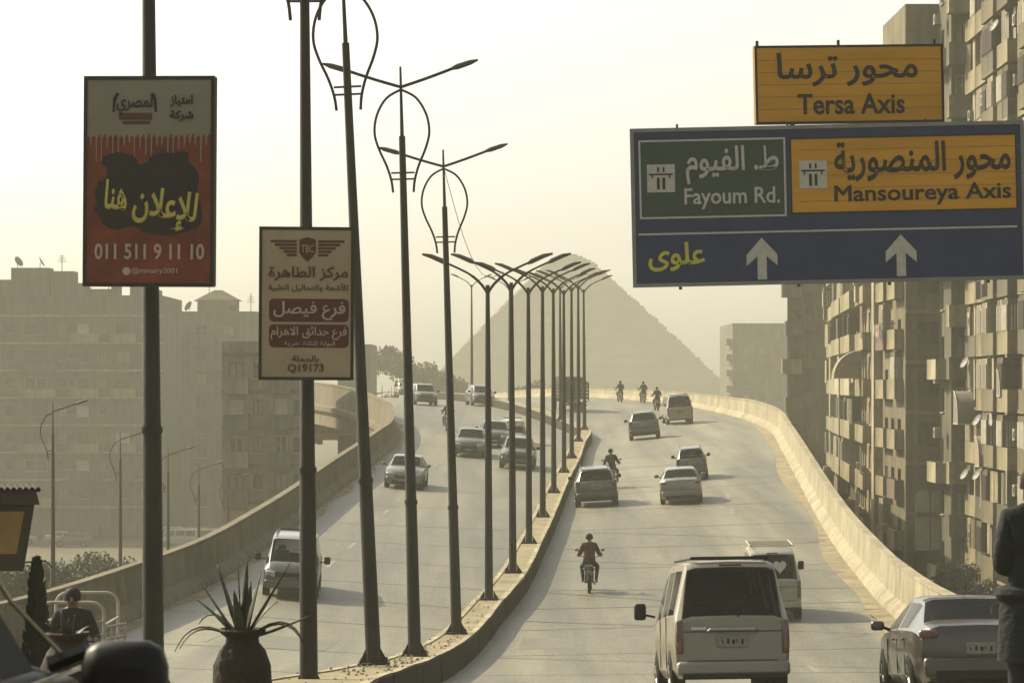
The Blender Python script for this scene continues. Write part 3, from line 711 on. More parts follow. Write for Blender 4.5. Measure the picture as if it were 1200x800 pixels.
def facade(mb, p0, p1, z0, z1, ops, depth=.22):
    """wall from p0 to p1 (outside on the right hand), with real openings; ops = [(u0,u1,w0,w1)]"""
    p0 = Vector(p0); p1 = Vector(p1); d = (p1 - p0); L = d.length; d.normalize(); n_ = Vector((d.y, -d.x))
    us = sorted({0.0, L} | {round(o[0], 4) for o in ops} | {round(o[1], 4) for o in ops}); ws = sorted({z0, z1} | {round(o[2], 4) for o in ops} | {round(o[3], 4) for o in ops})
    def pt(u, z, q=0): v = p0 + d * u - n_ * q; return (v.x, v.y, z)
    grid = {}
    def vid(u, z):
        if (u, z) not in grid: grid[(u, z)] = len(mb.v); mb.v.append(pt(u, z))
        return grid[(u, z)]
    for i in range(len(us) - 1):
        for j in range(len(ws) - 1):
            uc, wc = (us[i] + us[i + 1]) / 2, (ws[j] + ws[j + 1]) / 2
            if any(o[0] < uc < o[1] and o[2] < wc < o[3] for o in ops): continue
            mb.f.append((vid(us[i], ws[j]), vid(us[i + 1], ws[j]), vid(us[i + 1], ws[j + 1]), vid(us[i], ws[j + 1]))); mb.m.append(0)
    for a, b, c, e_ in ops:
        vs = [pt(a, c), pt(b, c), pt(b, e_), pt(a, e_), pt(a, c, depth), pt(b, c, depth), pt(b, e_, depth), pt(a, e_, depth)]
        mb.add(vs, [(0, 4, 5, 1), (1, 5, 6, 2), (2, 6, 7, 3), (3, 7, 4, 0), (4, 7, 6, 5)])
def put_window(par, p0, p1, op, style, sill=True):
    p0 = Vector(p0); p1 = Vector(p1); d = (p1 - p0).normalized(); n_ = Vector((d.y, -d.x))
    u = (op[0] + op[1]) / 2; c = p0 + d * u - n_ * .12; f, s_, p = window_meshes(op[1] - op[0], op[3] - op[2], style)
    rz = math.atan2(d.y, d.x)
    o = link('window', f, par, (c.x, c.y, (op[2] + op[3]) / 2), (0, 0, rz)); link('pane', p, o)
    if sill: link('sill', s_, o)
BALC = {}
def put_balcony(par, p0, p1, u0, u1, z, depth=1.1, m='plaster_tan', hgt=1.0, kind='solid'):
    p0 = Vector(p0); p1 = Vector(p1); d = (p1 - p0).normalized(); n_ = Vector((d.y, -d.x)); w_ = u1 - u0
    key = (round(w_, 2), depth, m, hgt, kind)
    if key not in BALC:
        s_ = MB(); s_.box((0, -depth / 2, 0), (w_, depth, .16))
        r_ = MB()
        if kind == 'solid':
            r_.box((0, -depth + .05, .08 + hgt / 2), (w_, .1, hgt))
            for x in (-1, 1): r_.box((x * (w_ / 2 - .05), -depth / 2 + .05, .08 + hgt / 2), (.1, depth - .12, hgt))
        else:
            n = int(w_ / .16)
            for k in range(n + 1): r_.box((-w_ / 2 + .03 + k * (w_ - .06) / n, -depth + .04, .08 + hgt / 2), (.035, .035, hgt))
            r_.box((0, -depth + .04, .08 + hgt), (w_, .06, .05))
            for x in (-1, 1): r_.box((x * (w_ / 2 - .03), -depth / 2, .08 + hgt), (.05, depth, .05)); r_.box((x * (w_ / 2 - .03), -depth / 2, .08 + hgt * .5), (.03, depth - .1, hgt * .7))
        BALC[key] = (s_.mesh('balcony', m), r_.mesh('railing', m if kind == 'solid' else 'frame_dark'))
    c = p0 + d * ((u0 + u1) / 2); a, b = BALC[key]
    o = link('balcony', a, par, (c.x, c.y, z), (0, 0, math.atan2(d.y, d.x))); link('railing', b, o)
    return o
def roof_and_back(mb, poly_, z0, z1, skip):
    n = len(poly_)
    for i in range(n):
        if i in skip: continue
        a, b = poly_[i], poly_[(i + 1) % n]; mb.add([(a[0], a[1], z0), (b[0], b[1], z0), (b[0], b[1], z1), (a[0], a[1], z1)], [(0, 1, 2, 3)])
    mb.add([(p[0], p[1], z1 - .6) for p in poly_], [tuple(range(n))])
    for i in range(n):   # parapet inner faces and cap
        a, b = Vector(poly_[i]), Vector(poly_[(i + 1) % n]); c = sum((Vector(p) for p in poly_), Vector((0, 0))) / n
        ai = a + (c - a).normalized() * .3; bi = b + (c - b).normalized() * .3
        mb.add([(a.x, a.y, z1), (b.x, b.y, z1), (bi.x, bi.y, z1), (ai.x, ai.y, z1), (ai.x, ai.y, z1 - .6), (bi.x, bi.y, z1 - .6)], [(0, 1, 2, 3), (3, 2, 5, 4)])
def building(label, poly_, z0, z1, m, faces, name='apartment_building', floor=3.0, zf=None):
    """poly_: footprint, counter-clockwise; faces: {edge: [(u0,u1,dz0,dz1,style,...)] columns repeated on each floor}"""
    t = thing(name, label, 'building', (0, 0, 0)); mb = MB(); rr = random.Random(len(label) * 7 + int(z1 * 10))
    todo = []
    for e_, cols in faces.items():
        a, b = poly_[e_], poly_[(e_ + 1) % len(poly_)]; ops = []
        zz = (zf if zf is not None else z1 - .9) - floor
        while zz > z0 + .5:
            for c in cols:
                if c[4] == 'none': continue
                if c[4] in ('mix', 'win') and rr.random() < .12: continue
                op = (c[0], c[1], zz + c[2], zz + c[3]); ops.append(op)
                st = c[4] if c[4] != 'mix' and c[4] != 'win' else rr.choice(('lit', 'dark', 'dark', 'shut', 'glass', 'dark') if c[4] == 'mix' else ('dark', 'dark', 'dark', 'shut'))
                todo.append((a, b, op, st))
            zz -= floor
        facade(mb, a, b, z0, z1, ops)
    roof_and_back(mb, poly_, z0, z1, set(faces))
    mb.build('wall', m, t)
    for a, b, op, st in todo: put_window(t, a, b, op, st, sill=op[3] - op[2] < 1.9)
    return t
def slab_lines(t, a, b, z0, z1, m, floor=3.0, depth=.12):
    a = Vector(a); b = Vector(b); d = (b - a); L = d.length; n_ = Vector((d.y, -d.x)).normalized(); z = z1
    rz = math.atan2(d.y, d.x); c = (a + b) / 2 + n_ * depth / 2
    mb = MB(); mb.box((0, 0, 0), (L, depth, .22)); me = mb.mesh('floor_band', m)
    while z > z0: link('floor_band', me, t, (c.x, c.y, z), (0, 0, rz)); z -= floor

# --- left side, in the haze
b1 = building('long hazy apartment block at the far left behind the red board', [(-82, 400), (-41, 400), (-41, 424), (-82, 424)], -18, 10.4, 'plaster_grey',
    {0: [(20.3, 21.9, 1.0, 2.5, 'mix'), (18.2, 19.4, 1, 2.4, 'win'), (30.1, 30.8, 1.3, 2.2, 'dark'), (24.8, 27.6, 1.0, 2.4, 'mix'), (31.0, 32.4, 1.0, 2.3, 'mix'), (35.6, 37.2, 1.0, 2.3, 'mix'), (16, 17.5, 1, 2.4, 'mix'), (38.6, 39.8, 1, 2.3, 'mix'), (11, 13, 1, 2.4, 'mix'), (22.6, 23.5, 1.1, 2.3, 'win'), (28.9, 29.8, 1.2, 2.3, 'win'), (33.7, 34.5, 1.2, 2.2, 'win')]}, floor=3.2, zf=8.0)
for k in range(8):
    z = 8.0 - 3.2 * (k + 1)
    for u0, u1 in ((24.2, 28.6), (30.2, 33.6), (35.0, 38.0)):
        if (k * 3 + int(u0)) % 5 < 3: put_balcony(b1, (-82, 400), (-41, 400), u0, u1, z, .9, 'plaster_grey' if k % 2 else 'plaster_tan')
slab_lines(b1, (-82, 400), (-41, 400), -16, 8.0, 'plaster_pale', 3.2)
mb = MB(); 
for x0_, x1_, h in ((-59.0, -54.5, 3.3), (-54.3, -51.6, 2.9), (-45.0, -43.2, 1.2), (-61, -59, 1.9), (-49.8, -46.6, .8), (-64.5, -62.5, 1.1), (-68, -65.5, 2.4), (-51.4, -50.2, 1.5), (-42.6, -41.6, .7), (-47.2, -46.4, 1.4)): mb.box(((x0_ + x1_) / 2, 404, 10.4 + h / 2 - .3), (x1_ - x0_, 4, h + .6))
mb.build('stair_house', 'plaster_grey', b1)
b2 = building('hazy block with cluttered roof right of the red board pole', [(-45, 432), (-32.5, 432), (-30.5, 460), (-45, 460)], -18, 9.2, 'plaster_green',
    {0: [(1.5, 2.9, 1, 2.3, 'mix'), (5, 6.4, 1, 2.3, 'win'), (8.4, 9.8, 1, 2.3, 'mix')]}, floor=3.1)
for k in range(7):
    put_balcony(b2, (-45, 432), (-32.5, 432), 4.2 + (k % 2), 7.4 + (k % 2), 5.0 - 3.1 * k, 1.0, 'plaster_grey')
mb = MB(); mb.box((-37.5, 436, 9.8), (5, 4, 1.8)); mb.add([(-40.5, 434, 10.6), (-34.5, 434, 10.6), (-34.5, 438, 10.6), (-40.5, 438, 10.6), (-38, 436, 12.0), (-37, 436, 12.0)], [(0, 1, 5, 4), (1, 2, 5), (2, 3, 4, 5), (3, 0, 4)])
mb.build('roof_room', 'plaster_grey', b2)
b3 = building('low hazy block behind the tan board near the flyover curve', [(-20.4, 240), (-14.5, 240), (-15.2, 246), (-17.5, 254), (-20.4, 254)], -18, 3.0, 'plaster_tan',
    {0: [(.5, 1.5, .9, 2.0, 'mix'), (2.2, 2.9, .9, 2.0, 'win'), (3.7, 4.6, .8, 2.1, 'mix'), (5.0, 5.6, .9, 2.0, 'win')]}, floor=2.6)
for k in range(6):
    put_balcony(b3, (-20.4, 240), (-14.5, 240), .2, 1.9, -.6 - 2.6 * k, .8, 'plaster_green' if k % 2 else 'plaster_tan')
    put_balcony(b3, (-20.4, 240), (-14.5, 240), 3.3, 4.9, -.6 - 2.6 * k, .6, 'plaster_grey')
slab_lines(b3, (-20.4, 240), (-14.5, 240), -16, 2.1, 'plaster_grey', 2.6)
building('narrow hazy block just left of the far trees', [(-24, 470), (-19.4, 470), (-19.4, 490), (-24, 490)], -18, 5.5, 'plaster_grey', {0: [(1.4, 2.6, 1, 2.2, 'win')]})
b5 = building('very far faint block beside the end of the barrier at right', [(42, 650), (53.5, 650), (53.5, 690), (42, 690)], -18, 11.6, 'plaster_grey', {0: [(2, 3.2, 1, 2.3, 'win'), (5, 6.2, 1, 2.3, 'win'), (8, 9.2, 1, 2.3, 'win')]})
for k in range(5): put_balcony(b5, (42, 690), (42, 650), 30, 39, 8.5 - 3 * k - .9, 1.1, 'plaster_grey')
# roof clutter
def water_tank(x, y, z, label):
    t = thing('water_tank', label, 'water tank', (x, y, z)); mb = MB(); mb.lathe([(.55, .6), (.6, .7), (.6, 1.6), (.4, 1.8), (.12, 1.85)], 12); mb.build('tank', 'ac_white', t, smooth=True)
    mb = MB()
    for a in range(4): mb.box((.4 * math.cos(a * 1.57 + .78), .4 * math.sin(a * 1.57 + .78), .3), (.08, .08, .6))
    mb.build('stand', 'frame_dark', t)
water_tank(-43, 434, 8.6, 'small water tank on the cluttered roof right of the red board')
water_tank(-60.8, 403, 9.8, 'water tank on the left roof of the long hazy block')

# satellite dishes and air conditioners
def dish_proto():
    t = thing('satellite_dish', '', 'satellite dish'); mb = MB()
    prof = [(.02, 0), (.18, .02), (.34, .07), (.45, .13), (.45, .15), (.34, .09), (.02, .03)]
    mb.lathe(prof, 14); me = mb.mesh('reflector', 'dish', True, 60); o = link('reflector', me, t, (0, -.35, .55), (R(60), 0, R(20)))
    mb = MB(); mb.tube([(0, 0, 0), (0, -.3, .1), (0, -.3, .5)], .03, 6); mb.tube([(0, -.35, .5), (-.1, -.8, .75)], .015, 5); mb.build('bracket', 'frame_dark', t); return t
def ac_proto():
    t = thing('air_conditioner', '', 'air conditioner'); mb = MB(); mb.box((0, -.22, .3), (.85, .34, .58)); mb.build('casing', 'ac_white', t, bevel=.02)
    mb = MB(); mb.lathe([(.2, 0), (.2, .02), (.05, .03)], 14); o = link('fan_grille', mb.mesh('fan_grille', 'frame_dark', True), t, (.12, -.39, .3), (R(90), 0, 0))
    mb = MB()
    for x in (-.3, .3): mb.box((x, -.2, -.02), (.04, .42, .04))
    mb.build('bracket', 'frame_dark', t); return t
def awning_proto(m):
    t = thing('awning', '', 'awning'); mb = MB(); n = 8; w_ = 1.15; prof = [(1.35 * math.sin(i * math.pi / 2 / n), 1.35 * math.cos(i * math.pi / 2 / n)) for i in range(n + 1)]
    vs = [(x, -a, z) for x in (-w_, w_) for a, z in prof] + [(-w_, 0, 0), (w_, 0, 0)]
    m_ = n + 1; fs = [(i, i + 1, m_ + i + 1, m_ + i) for i in range(n)] + [tuple(range(m_)) + (2 * m_,), tuple(reversed(range(m_, 2 * m_))) + (2 * m_ + 1,)]
    mb.add(vs, fs); mb.build('canvas', m, t, smooth=True)
    mb = MB(); mb.tube([(-w_, -1.35, 0), (w_, -1.35, 0)], .03, 5)
    for x in (-w_, w_): mb.tube([(x, 0, 0), (x, -1.35, 0)], .025, 5); mb.tube([(x, -p[0], p[1]) for p in prof], .03, 5)
    mb.build('hoop_frame', 'frame_pale', t); return t
DP, AP = dish_proto(), ac_proto(); used = {'d': 0, 'a': 0}
def put(proto, key, a, b, u, z, label, grp, cat, out=0.0):
    o = proto if used.get(key, 0) == 0 else copy_tree(proto); used[key] = 1
    a = Vector(a); b = Vector(b); d = (b - a).normalized(); n_ = Vector((d.y, -d.x)); p = a + d * u + n_ * out
    o.location = (p.x, p.y, z); o.rotation_euler = (0, 0, math.atan2(d.y, d.x) ); o.scale = (.8, .8, .8) if key == 'd' else (1, 1, 1); tag(o, label, cat, grp); return o

for k_, (x_, y_, z_, lb) in enumerate(((-58.5, 402, 13.7, 'on the tallest stair house of the long hazy block'), (-56, 402, 13.7, 'beside another on the tallest stair house'), (-50.5, 401, 10.4, 'on the parapet right of the stair houses'),
        (-43.8, 433, 9.2, 'on the left end of the cluttered roof'), (-35.3, 433, 9.2, 'right of the roof room behind the tan board'), (-40.6, 433, 9.2, 'just left of the roof room'), (-63.2, 401, 10.4, 'at the far left on the hazy roof'))):
    o = DP if not used['d'] else copy_tree(DP); used['d'] = 1
    o.location = (x_, y_, z_ - .2); o.rotation_euler = (0, 0, R(40 + 37 * k_)); o.scale = (1.5, 1.5, 1.5); tag(o, 'small rooftop satellite dish ' + lb, 'satellite dish', 'satellite dishes on the hazy left roofs')
for k_, (x_, y_, z_) in enumerate(((-61.5, 402, 10.4), (-47.5, 402, 11.2), (-38.5, 434, 11.2), (-33.2, 434, 9.2), (-53, 402, 13.2))):
    mb = MB(); mb.tube([(0, 0, -.5), (0, 0, 2.0 + .4 * (k_ % 2))], .05, 5)
    for q_ in range(4): mb.tube([(-.5 + .07 * q_, 0, 1.2 + .22 * q_), (.5 - .07 * q_, 0, 1.2 + .22 * q_)], .03, 4)
    tag(mb.build('aerial', 'frame_dark', loc=(x_, y_, z_)), 'thin television aerial, %s from the left on the hazy roofs' % ('first', 'third', 'fourth', 'fifth', 'second')[k_], 'aerial', 'aerials on the hazy roofs')
# --- right side blocks.  sunlit faces look left (-x)
# R2
p2 = [(24.6, 305), (29.0, 305), (32, 330), (27.0, 330)]
r2 = building('slim tower block with stacked side balconies, farthest of the close right hand blocks', p2, -18, 15.5, 'plaster_brown', {0: [(.3, 1.1, 1, 2.3, 'dark'), (1.6, 2.3, 1, 2.3, 'win')]}, floor=3.4)
for k in range(9):
    z = 11.2 - 3.4 * k
    put_balcony(r2, p2[0], p2[1], -.55 if k % 2 else -.25, 1.25, z, 1.3, 'plaster_grey' if k % 3 else 'plaster_tan', 1.15)
    put_balcony(r2, p2[0], p2[1], 1.35, 2.4, z + .5, 1.0, 'plaster_brown', 1.2)
# R3: long oblique facade of glazed balconies
A3, B3 = (27.9, 294), (23.05, 212)
p3 = [B3, (34, 212), (38, 294), A3]
t3 = thing('apartment_building', 'long block with rows of pale shuttered balconies facing the flyover', 'building')
mb = MB(); L3 = (Vector(B3) - Vector(A3)).length; ops3 = []; st3 = []
rr = random.Random(11)
for fl in range(9):
    z = 11.4 - 3.0 * fl
    u = 3.0
    for bay in range(4):
        for k in range(5):
            st = rr.choice(('lit', 'dark', 'shut', 'lit', 'dark'))
            op = (u + .5, u + 2.6, z + .9, z + 2.45); ops3.append(op); st3.append(st); u += 3.4
        u += 2.6
facade(mb, A3, B3, -18, 15.2, ops3); roof_and_back(mb, p3, -18, 15.2, {3}); mb.build('wall', 'plaster_tan', t3)
for op, st in zip(ops3, st3): put_window(t3, A3, B3, op, st)
for fl in range(9):
    z = 11.4 - 3.0 * fl - .1
    for bay in range(4):
        u = 3.0 + bay * 19.6
        if bay in (1, 2): put_balcony(t3, A3, B3, u, u + 17.0, z, 1.2, 'plaster_tan' if fl % 4 else 'plaster_pale', 1.05)
        else: put_balcony(t3, A3, B3, u + 2, u + 14.0, z, 1.0, 'plaster_tan', .95)
slab_lines(t3, A3, B3, -16, 14.4, 'plaster_pale', 3.0, .25)
for k in range(3):
    mb = MB(); c = Vector(A3).lerp(Vector(B3), (.02, .26, .985)[k]); mb.box((c.x - .25, c.y, -1.5), (.7, 1.3, 33)); mb.build('pilaster', 'plaster_pale', t3)
# R4: block with blank camera-facing wall
A4, B4, C4 = (23.02, 211.8), (23.0, 199.5), (25.55, 199.5)
p4 = [B4, C4, (32, 199.5), (32, 211.7), A4]
r4 = thing('apartment_building', 'tall brown block with blank wall and square dark recesses facing the camera', 'building')
mb = MB(); opsf = []; opss = []
for fl in range(12):
    z = 19.0 - 2.95 * fl
    if fl not in (0, 8, 9): opsf.append((.72, 1.95, z - 2.2 + .25, z - 2.2 + 1.6))
    for u in (1.2, 4.6, 8.2): opss.append((u, u + 1.8, z - 1.9, z - .4))
facade(mb, B4, C4, -18, 22.2, opsf, .5); facade(mb, A4, B4, -18, 22.2, opss); roof_and_back(mb, p4, -18, 22.2, {0, 4}); mb.build('wall', 'plaster_brown', r4)
for k, op in enumerate(opsf): put_window(r4, B4, C4, op, 'dark', False)
for k, op in enumerate(opss): put_window(r4, A4, B4, op, ('lit', 'dark', 'shut', 'dark')[k % 4])
for fl in range(11): 
    for u0, u1 in ((.8, 5.2), (7.2, 11.4)): put_balcony(r4, A4, B4, u0, u1, 16.9 - 2.95 * fl, .55, 'plaster_tan' if (fl + int(u0)) % 5 else 'brick_red', 1.0)
slab_lines(r4, B4, C4, -16, 19.0, 'plaster_tan', 2.95, .08)
mb = MB(); mb.box((24.55, 199.2, -7.6), (1.9, .3, .25)); mb.box((24.55, 199.3, -11.6), (2.3, .2, 3.6)); mb.build('shop_door', 'frame_dark', r4)
mb = MB()
for xo in (23.98, 24.93):
    pts = [(xo - .42, -9.7)] + [(xo - .42 * math.cos(a_ * math.pi / 8), -6.6 + .42 * math.sin(a_ * math.pi / 8)) for a_ in range(9)] + [(xo + .42, -9.7)]
    n = len(pts); mb.add([(x, 199.42, z) for x, z in pts] + [(x, 199.5, z) for x, z in pts], [tuple(reversed(range(n)))] + [(i, (i + 1) % n, n + (i + 1) % n, n + i) for i in range(n)])
mb.build('arched_window', 'curtain', r4)
# R4b bay with enclosed balconies
A5, B5, C5 = (24.95, 199.2), (24.9, 193.5), (26.2, 193.5)
r5 = thing('apartment_building', 'narrow bay of boxed balconies between the brown block and the bright facade', 'building')
mb = MB(); ops = [(.25, 1.05, 22 - 2.95 * k, 23.4 - 2.95 * k) for k in range(12)]
facade(mb, B5, C5, -18, 26.5, ops, .4); ops2 = [(1.0, 2.4, 22 - 2.95 * k, 23.4 - 2.95 * k) for k in range(12)]; facade(mb, A5, B5, -18, 26.5, ops2)
roof_and_back(mb, [B5, C5, (32, 193.5), (32, 199.2), A5], -18, 26.5, {0, 4}); mb.build('wall', 'plaster_grey', r5)
for k, op in enumerate(ops): put_window(r5, B5, C5, op, ('dark', 'shut', 'glass')[k % 3])
for k, op in enumerate(ops2): put_window(r5, A5, B5, op, ('lit', 'dark', 'shut')[k % 3])
for k in range(12):
    if k % 5 != 3: put_balcony(r5, B5, C5, -.3, 1.25, 21 - 2.95 * k, 1.4, ('plaster_tan', 'plaster_grey', 'plaster_brown')[k % 3], 1.1)
    if k % 2: put_balcony(r5, A5, B5, .4, 5.0, 21 - 2.95 * k, .8, 'plaster_pale', 1.0)
# R6: bright sunlit oblique facade, nearest
A6, B6 = (26.3, 193.3), (25.2, 120)
r6 = thing('apartment_building', 'nearest sunlit tan facade crowded with balconies at the right edge', 'building')
mb = MB(); ops6 = []; st6 = []; rr = random.Random(21)
for fl in range(14):
    z = 25.2 - 2.95 * fl - 2.95; u = 1.2
    while u < 70:
        wd = rr.choice((1.2, 1.6, 2.0)); hh = rr.choice((1.5, 1.5, 2.2))
        ops6.append((u, u + wd, z + 2.45 - hh, z + 2.45)); st6.append(rr.choice(('lit', 'dark', 'dark', 'shut', 'glass'))); u += wd + rr.choice((1.0, 1.6, 2.2))
facade(mb, A6, B6, -18, 27.5, ops6); roof_and_back(mb, [B6, (38, 120), (38, 193.3), A6], -18, 27.5, {3}); mb.build('wall', 'plaster_tan', r6)
for k, (op, st) in enumerate(zip(ops6, st6)):
    if op[0] < 40: put_window(r6, A6, B6, op, st)
    else: put_window(r6, A6, B6, op, 'dark', False)
bays = []; u = .4
while u < 46: w_ = rr.choice((3.4, 4.2, 5.0)); bays.append((u, w_, rr.choice((.7, 1.0, 1.25)), rr.choice(('plaster_tan', 'plaster_pale', 'plaster_tan', 'plaster_brown')))); u += w_ + rr.choice((.25, .5, 1.6))
for fl in range(14):
    z = 25.2 - 2.95 * fl - 2.95
    for u, w_, dp, m_ in bays:
        if rr.random() < .93: put_balcony(r6, A6, B6, u, u + w_, z, dp, m_ if rr.random() < .85 else 'plaster_grey', 1.0, 'bars' if rr.random() < .22 else 'solid')
ENC = []
for sl_ in range(3):
    a_ = MB(); w_ = 2.2; a_.box((0, -.5, 1.35), (w_, 1.0, 2.7)); b_ = MB(); nn = (5, 7, 4)[sl_]
    for q_ in range(nn): b_.box((-w_ / 2 + (q_ + .5) * w_ / nn, -1.03, 1.75), (w_ / nn * .62, .06, 1.3)); b_.box((-w_ / 2 - .03, -.15 - q_ * .8 / nn, 1.75), (.06, .5 / nn, 1.3)); b_.box((w_ / 2 + .03, -.15 - q_ * .8 / nn, 1.75), (.06, .5 / nn, 1.3))
    ENC.append((a_.mesh('enclosed_bay', ('plaster_brown', 'plaster_grey', 'plaster_pale')[sl_]), b_.mesh('shutters', ('curtain', 'frame_dark', 'shutter')[sl_])))
def enclosed(par, a, b, u, z, kd, sc=1.0):
    a = Vector(a); b = Vector(b); d = (b - a).normalized(); c = a + d * u; o = link('enclosed_bay', ENC[kd][0], par, (c.x, c.y, z), (0, 0, math.atan2(d.y, d.x))); o.scale = (1, sc, 1); link('shutters', ENC[kd][1], o)
for fl in range(14):
    for u, w_, dp, m_ in bays:
        for q_ in range(2):
            if rr.random() < .42: enclosed(r6, A6, B6, u + w_ * (.27 + .46 * q_), 25.2 - 2.95 * fl - 2.93, rr.randrange(3), dp * .98)
for fl in range(9):
    for u in (9, 30, 47, 68):
        if rr.random() < .55: enclosed(t3, A3, B3, u + rr.uniform(-3, 3), 11.4 - 3.0 * fl, rr.randrange(3), rr.uniform(.8, 1.3))
for fl in range(12):
    if rr.random() < .5: enclosed(r4, A4, B4, rr.choice((3, 9.5)), 16.9 - 2.95 * fl, rr.randrange(3), .45)
CUR = []
for q_ in range(4):
    a_ = MB(); w_ = (.8, 1.2, 1.6, 1.0)[q_]; n_c = 9
    for zr_ in (0, -2.2 + .15 * q_):
        for i_ in range(n_c): a_.v.append((w_ * (i_ / (n_c - 1) - .5), .05 * math.sin(i_ * 2.4 + q_), zr_))
    for i_ in range(n_c - 1): a_.f.append((i_, i_ + 1, n_c + i_ + 1, n_c + i_)); a_.m.append(0)
    CUR.append(a_.mesh('balcony_curtain', ('curtain', 'awning_tan', 'plaster_pale', 'awning')[q_]))
def drape(par, a, b, u, z, out):
    a = Vector(a); b = Vector(b); d = (b - a).normalized(); n_ = Vector((d.y, -d.x)); c = a + d * u + n_ * out
    link('balcony_curtain', rr.choice(CUR), par, (c.x, c.y, z), (0, 0, math.atan2(d.y, d.x) + rr.uniform(-.15, .15)))
for fl in range(14):
    for u, w_, dp, m_ in bays:
        if u < 30:
            for q_ in range(3):
                if rr.random() < .45: drape(r6, A6, B6, u + w_ * (.2 + .3 * q_), 25.2 - 2.95 * fl - .25, dp * rr.uniform(.5, 1.02))
for fl in range(9):
    for q_ in range(9):
        if rr.random() < .5: drape(t3, A3, B3, rr.uniform(4, 78), 11.4 - 3.0 * fl + 2.6, 1.1)
slab_lines(r6, A6, B6, -16, 25.2, 'plaster_pale', 2.95, .3)
for u in (3, 9.5, 17, 26, 36):
    mb = MB(); c = Vector(A6) + (Vector(B6) - Vector(A6)).normalized() * u; mb.box((c.x - .2, c.y, 4), (.6, 1.0, 44)); mb.build('pilaster', 'plaster_pale', r6)
mb = MB()
for u in (1.0, 5.3, 7.7, 12.2, 14.5, 20, 23): 
    c = Vector(A6) + (Vector(B6) - Vector(A6)).normalized() * u; mb.tube([(c.x - .15, c.y, -17), (c.x - .15, c.y, 27)], .07, 6)
mb.build('drain_pipe', 'frame_dark', r6)
# clutter on the right facades
PL = ['near the top of the view', 'high above the wide blue sign', 'beside the yellow board', 'just above the blue sign', 'behind the blue sign', 'at the blue sign bottom edge', 'just under the blue sign',
      'above the pyramid base', 'at the crest height', 'above the barrier top', 'low near the barrier', 'above street level', 'at street level']
cnt = 0
for fl in range(13):
    z = 22.6 - 2.95 * fl
    for a, b, lab, us in ((A6, B6, 'nearest sunlit facade', (2.4, 8.1, 15.6, 21.4)), (A5, B5, 'narrow bay', (3.6,)), (A3, B3, 'long shuttered block', (20.5, 60.5)), (A4, B4, 'brown block side', (6.4,))):
        if lab.startswith('long') and z > 12: continue
        for k, u in enumerate(us):
            q = rr.random()
            where = PL[fl]
            if q < .42: put(AP, 'a', a, b, u, z - 1.9 + rr.uniform(-.2, .3), 'air conditioner on the %s %s, %s along' % (lab, where, ORD[k]), 'air conditioners on the right hand facades', 'air conditioner', .35)
            elif q < .58: put(DP, 'd', a, b, u, z - 1.3 + rr.uniform(-.3, .3), 'satellite dish on the %s %s, %s along' % (lab, where, ORD[k]), 'satellite dishes on the right hand facades', 'satellite dish', .6)
aw = awning_proto('awning_tan')
o = put(aw, 'w', A3, B3, 72, 0.4, 'curved canvas awning on the long block above the barrier', 'curved awnings on the right hand blocks', 'awning', 1.0); o.scale = (1.6, 1.3, 1.3)
aw2 = awning_proto('awning'); o = put(aw2, 'w2', (24.9, 190.5), (26.2, 190.5), .55, -2.2, 'dark curved awning bulging from the narrow bay', 'curved awnings on the right hand blocks', 'awning', .3); o.scale = (.75, 1.4, 1.35)
o = put(aw, 'w', (25.0, 184), (26.2, 184), .6, -4.4, 'tan curved awning low on the bright facade', 'curved awnings on the right hand blocks', 'awning', .3); o.scale = (.6, 1.2, 1.2)
o = put(aw2, 'w2', (25.3, 176), (26.2, 176), .2, -.6, 'small dark curved awning at the right edge', 'curved awnings on the right hand blocks', 'awning', .3); o.scale = (.5, 1.0, 1.0)
# slanted shade sails and laundry
def laundry(a, b, u, z, n, label):
    a = Vector(a); b = Vector(b); d = (b - a).normalized(); n_ = Vector((d.y, -d.x)); c = a + d * u + n_ * .9
    t = thing('washing_line', label, 'washing line', (c.x, c.y, z), math.atan2(d.y, d.x))
    mb = MB(); mb.tube([(0, 0, 0), (n * .5, 0, 0)], .012, 4); mb.tube([(0, 0, 0), (0, .9, 0)], .02, 4); mb.tube([(n * .5, 0, 0), (n * .5, .9, 0)], .02, 4); mb.build('line', 'frame_dark', t)
    for k in range(n):
        mb = MB(); h = rr.uniform(.5, 1.1); w_ = rr.uniform(.3, .42); x = k * .5 + .05; vs = []
        for j in range(4):
            for i in range(4): vs.append((x + w_ * i / 3, .05 * math.sin(i * 2 + j), -h * j / 3))
        mb.add(vs, [(j * 4 + i, j * 4 + i + 1, j * 4 + i + 5, j * 4 + i + 4) for j in range(3) for i in range(3)]); mb.build('garment', rr.choice(('cloth_white', 'cloth_red', 'cloth_blue', 'cloth_white')), t)
laundry(A4, B4, 3, 3.6, 9, 'washing with red cloth hung on the side of the brown block under the blue sign')
laundry(A6, B6, 10, -1.5, 8, 'washing hung on the bright facade above the dark awning')
laundry(A6, B6, 4, 14.2, 7, 'washing hung on the bright facade beside the yellow board')
laundry(A3, B3, 50, -1.8, 10, 'long line of washing on the shuttered block')
laundry(A6, B6, 16, -7.0, 6, 'washing hung low on the bright facade')

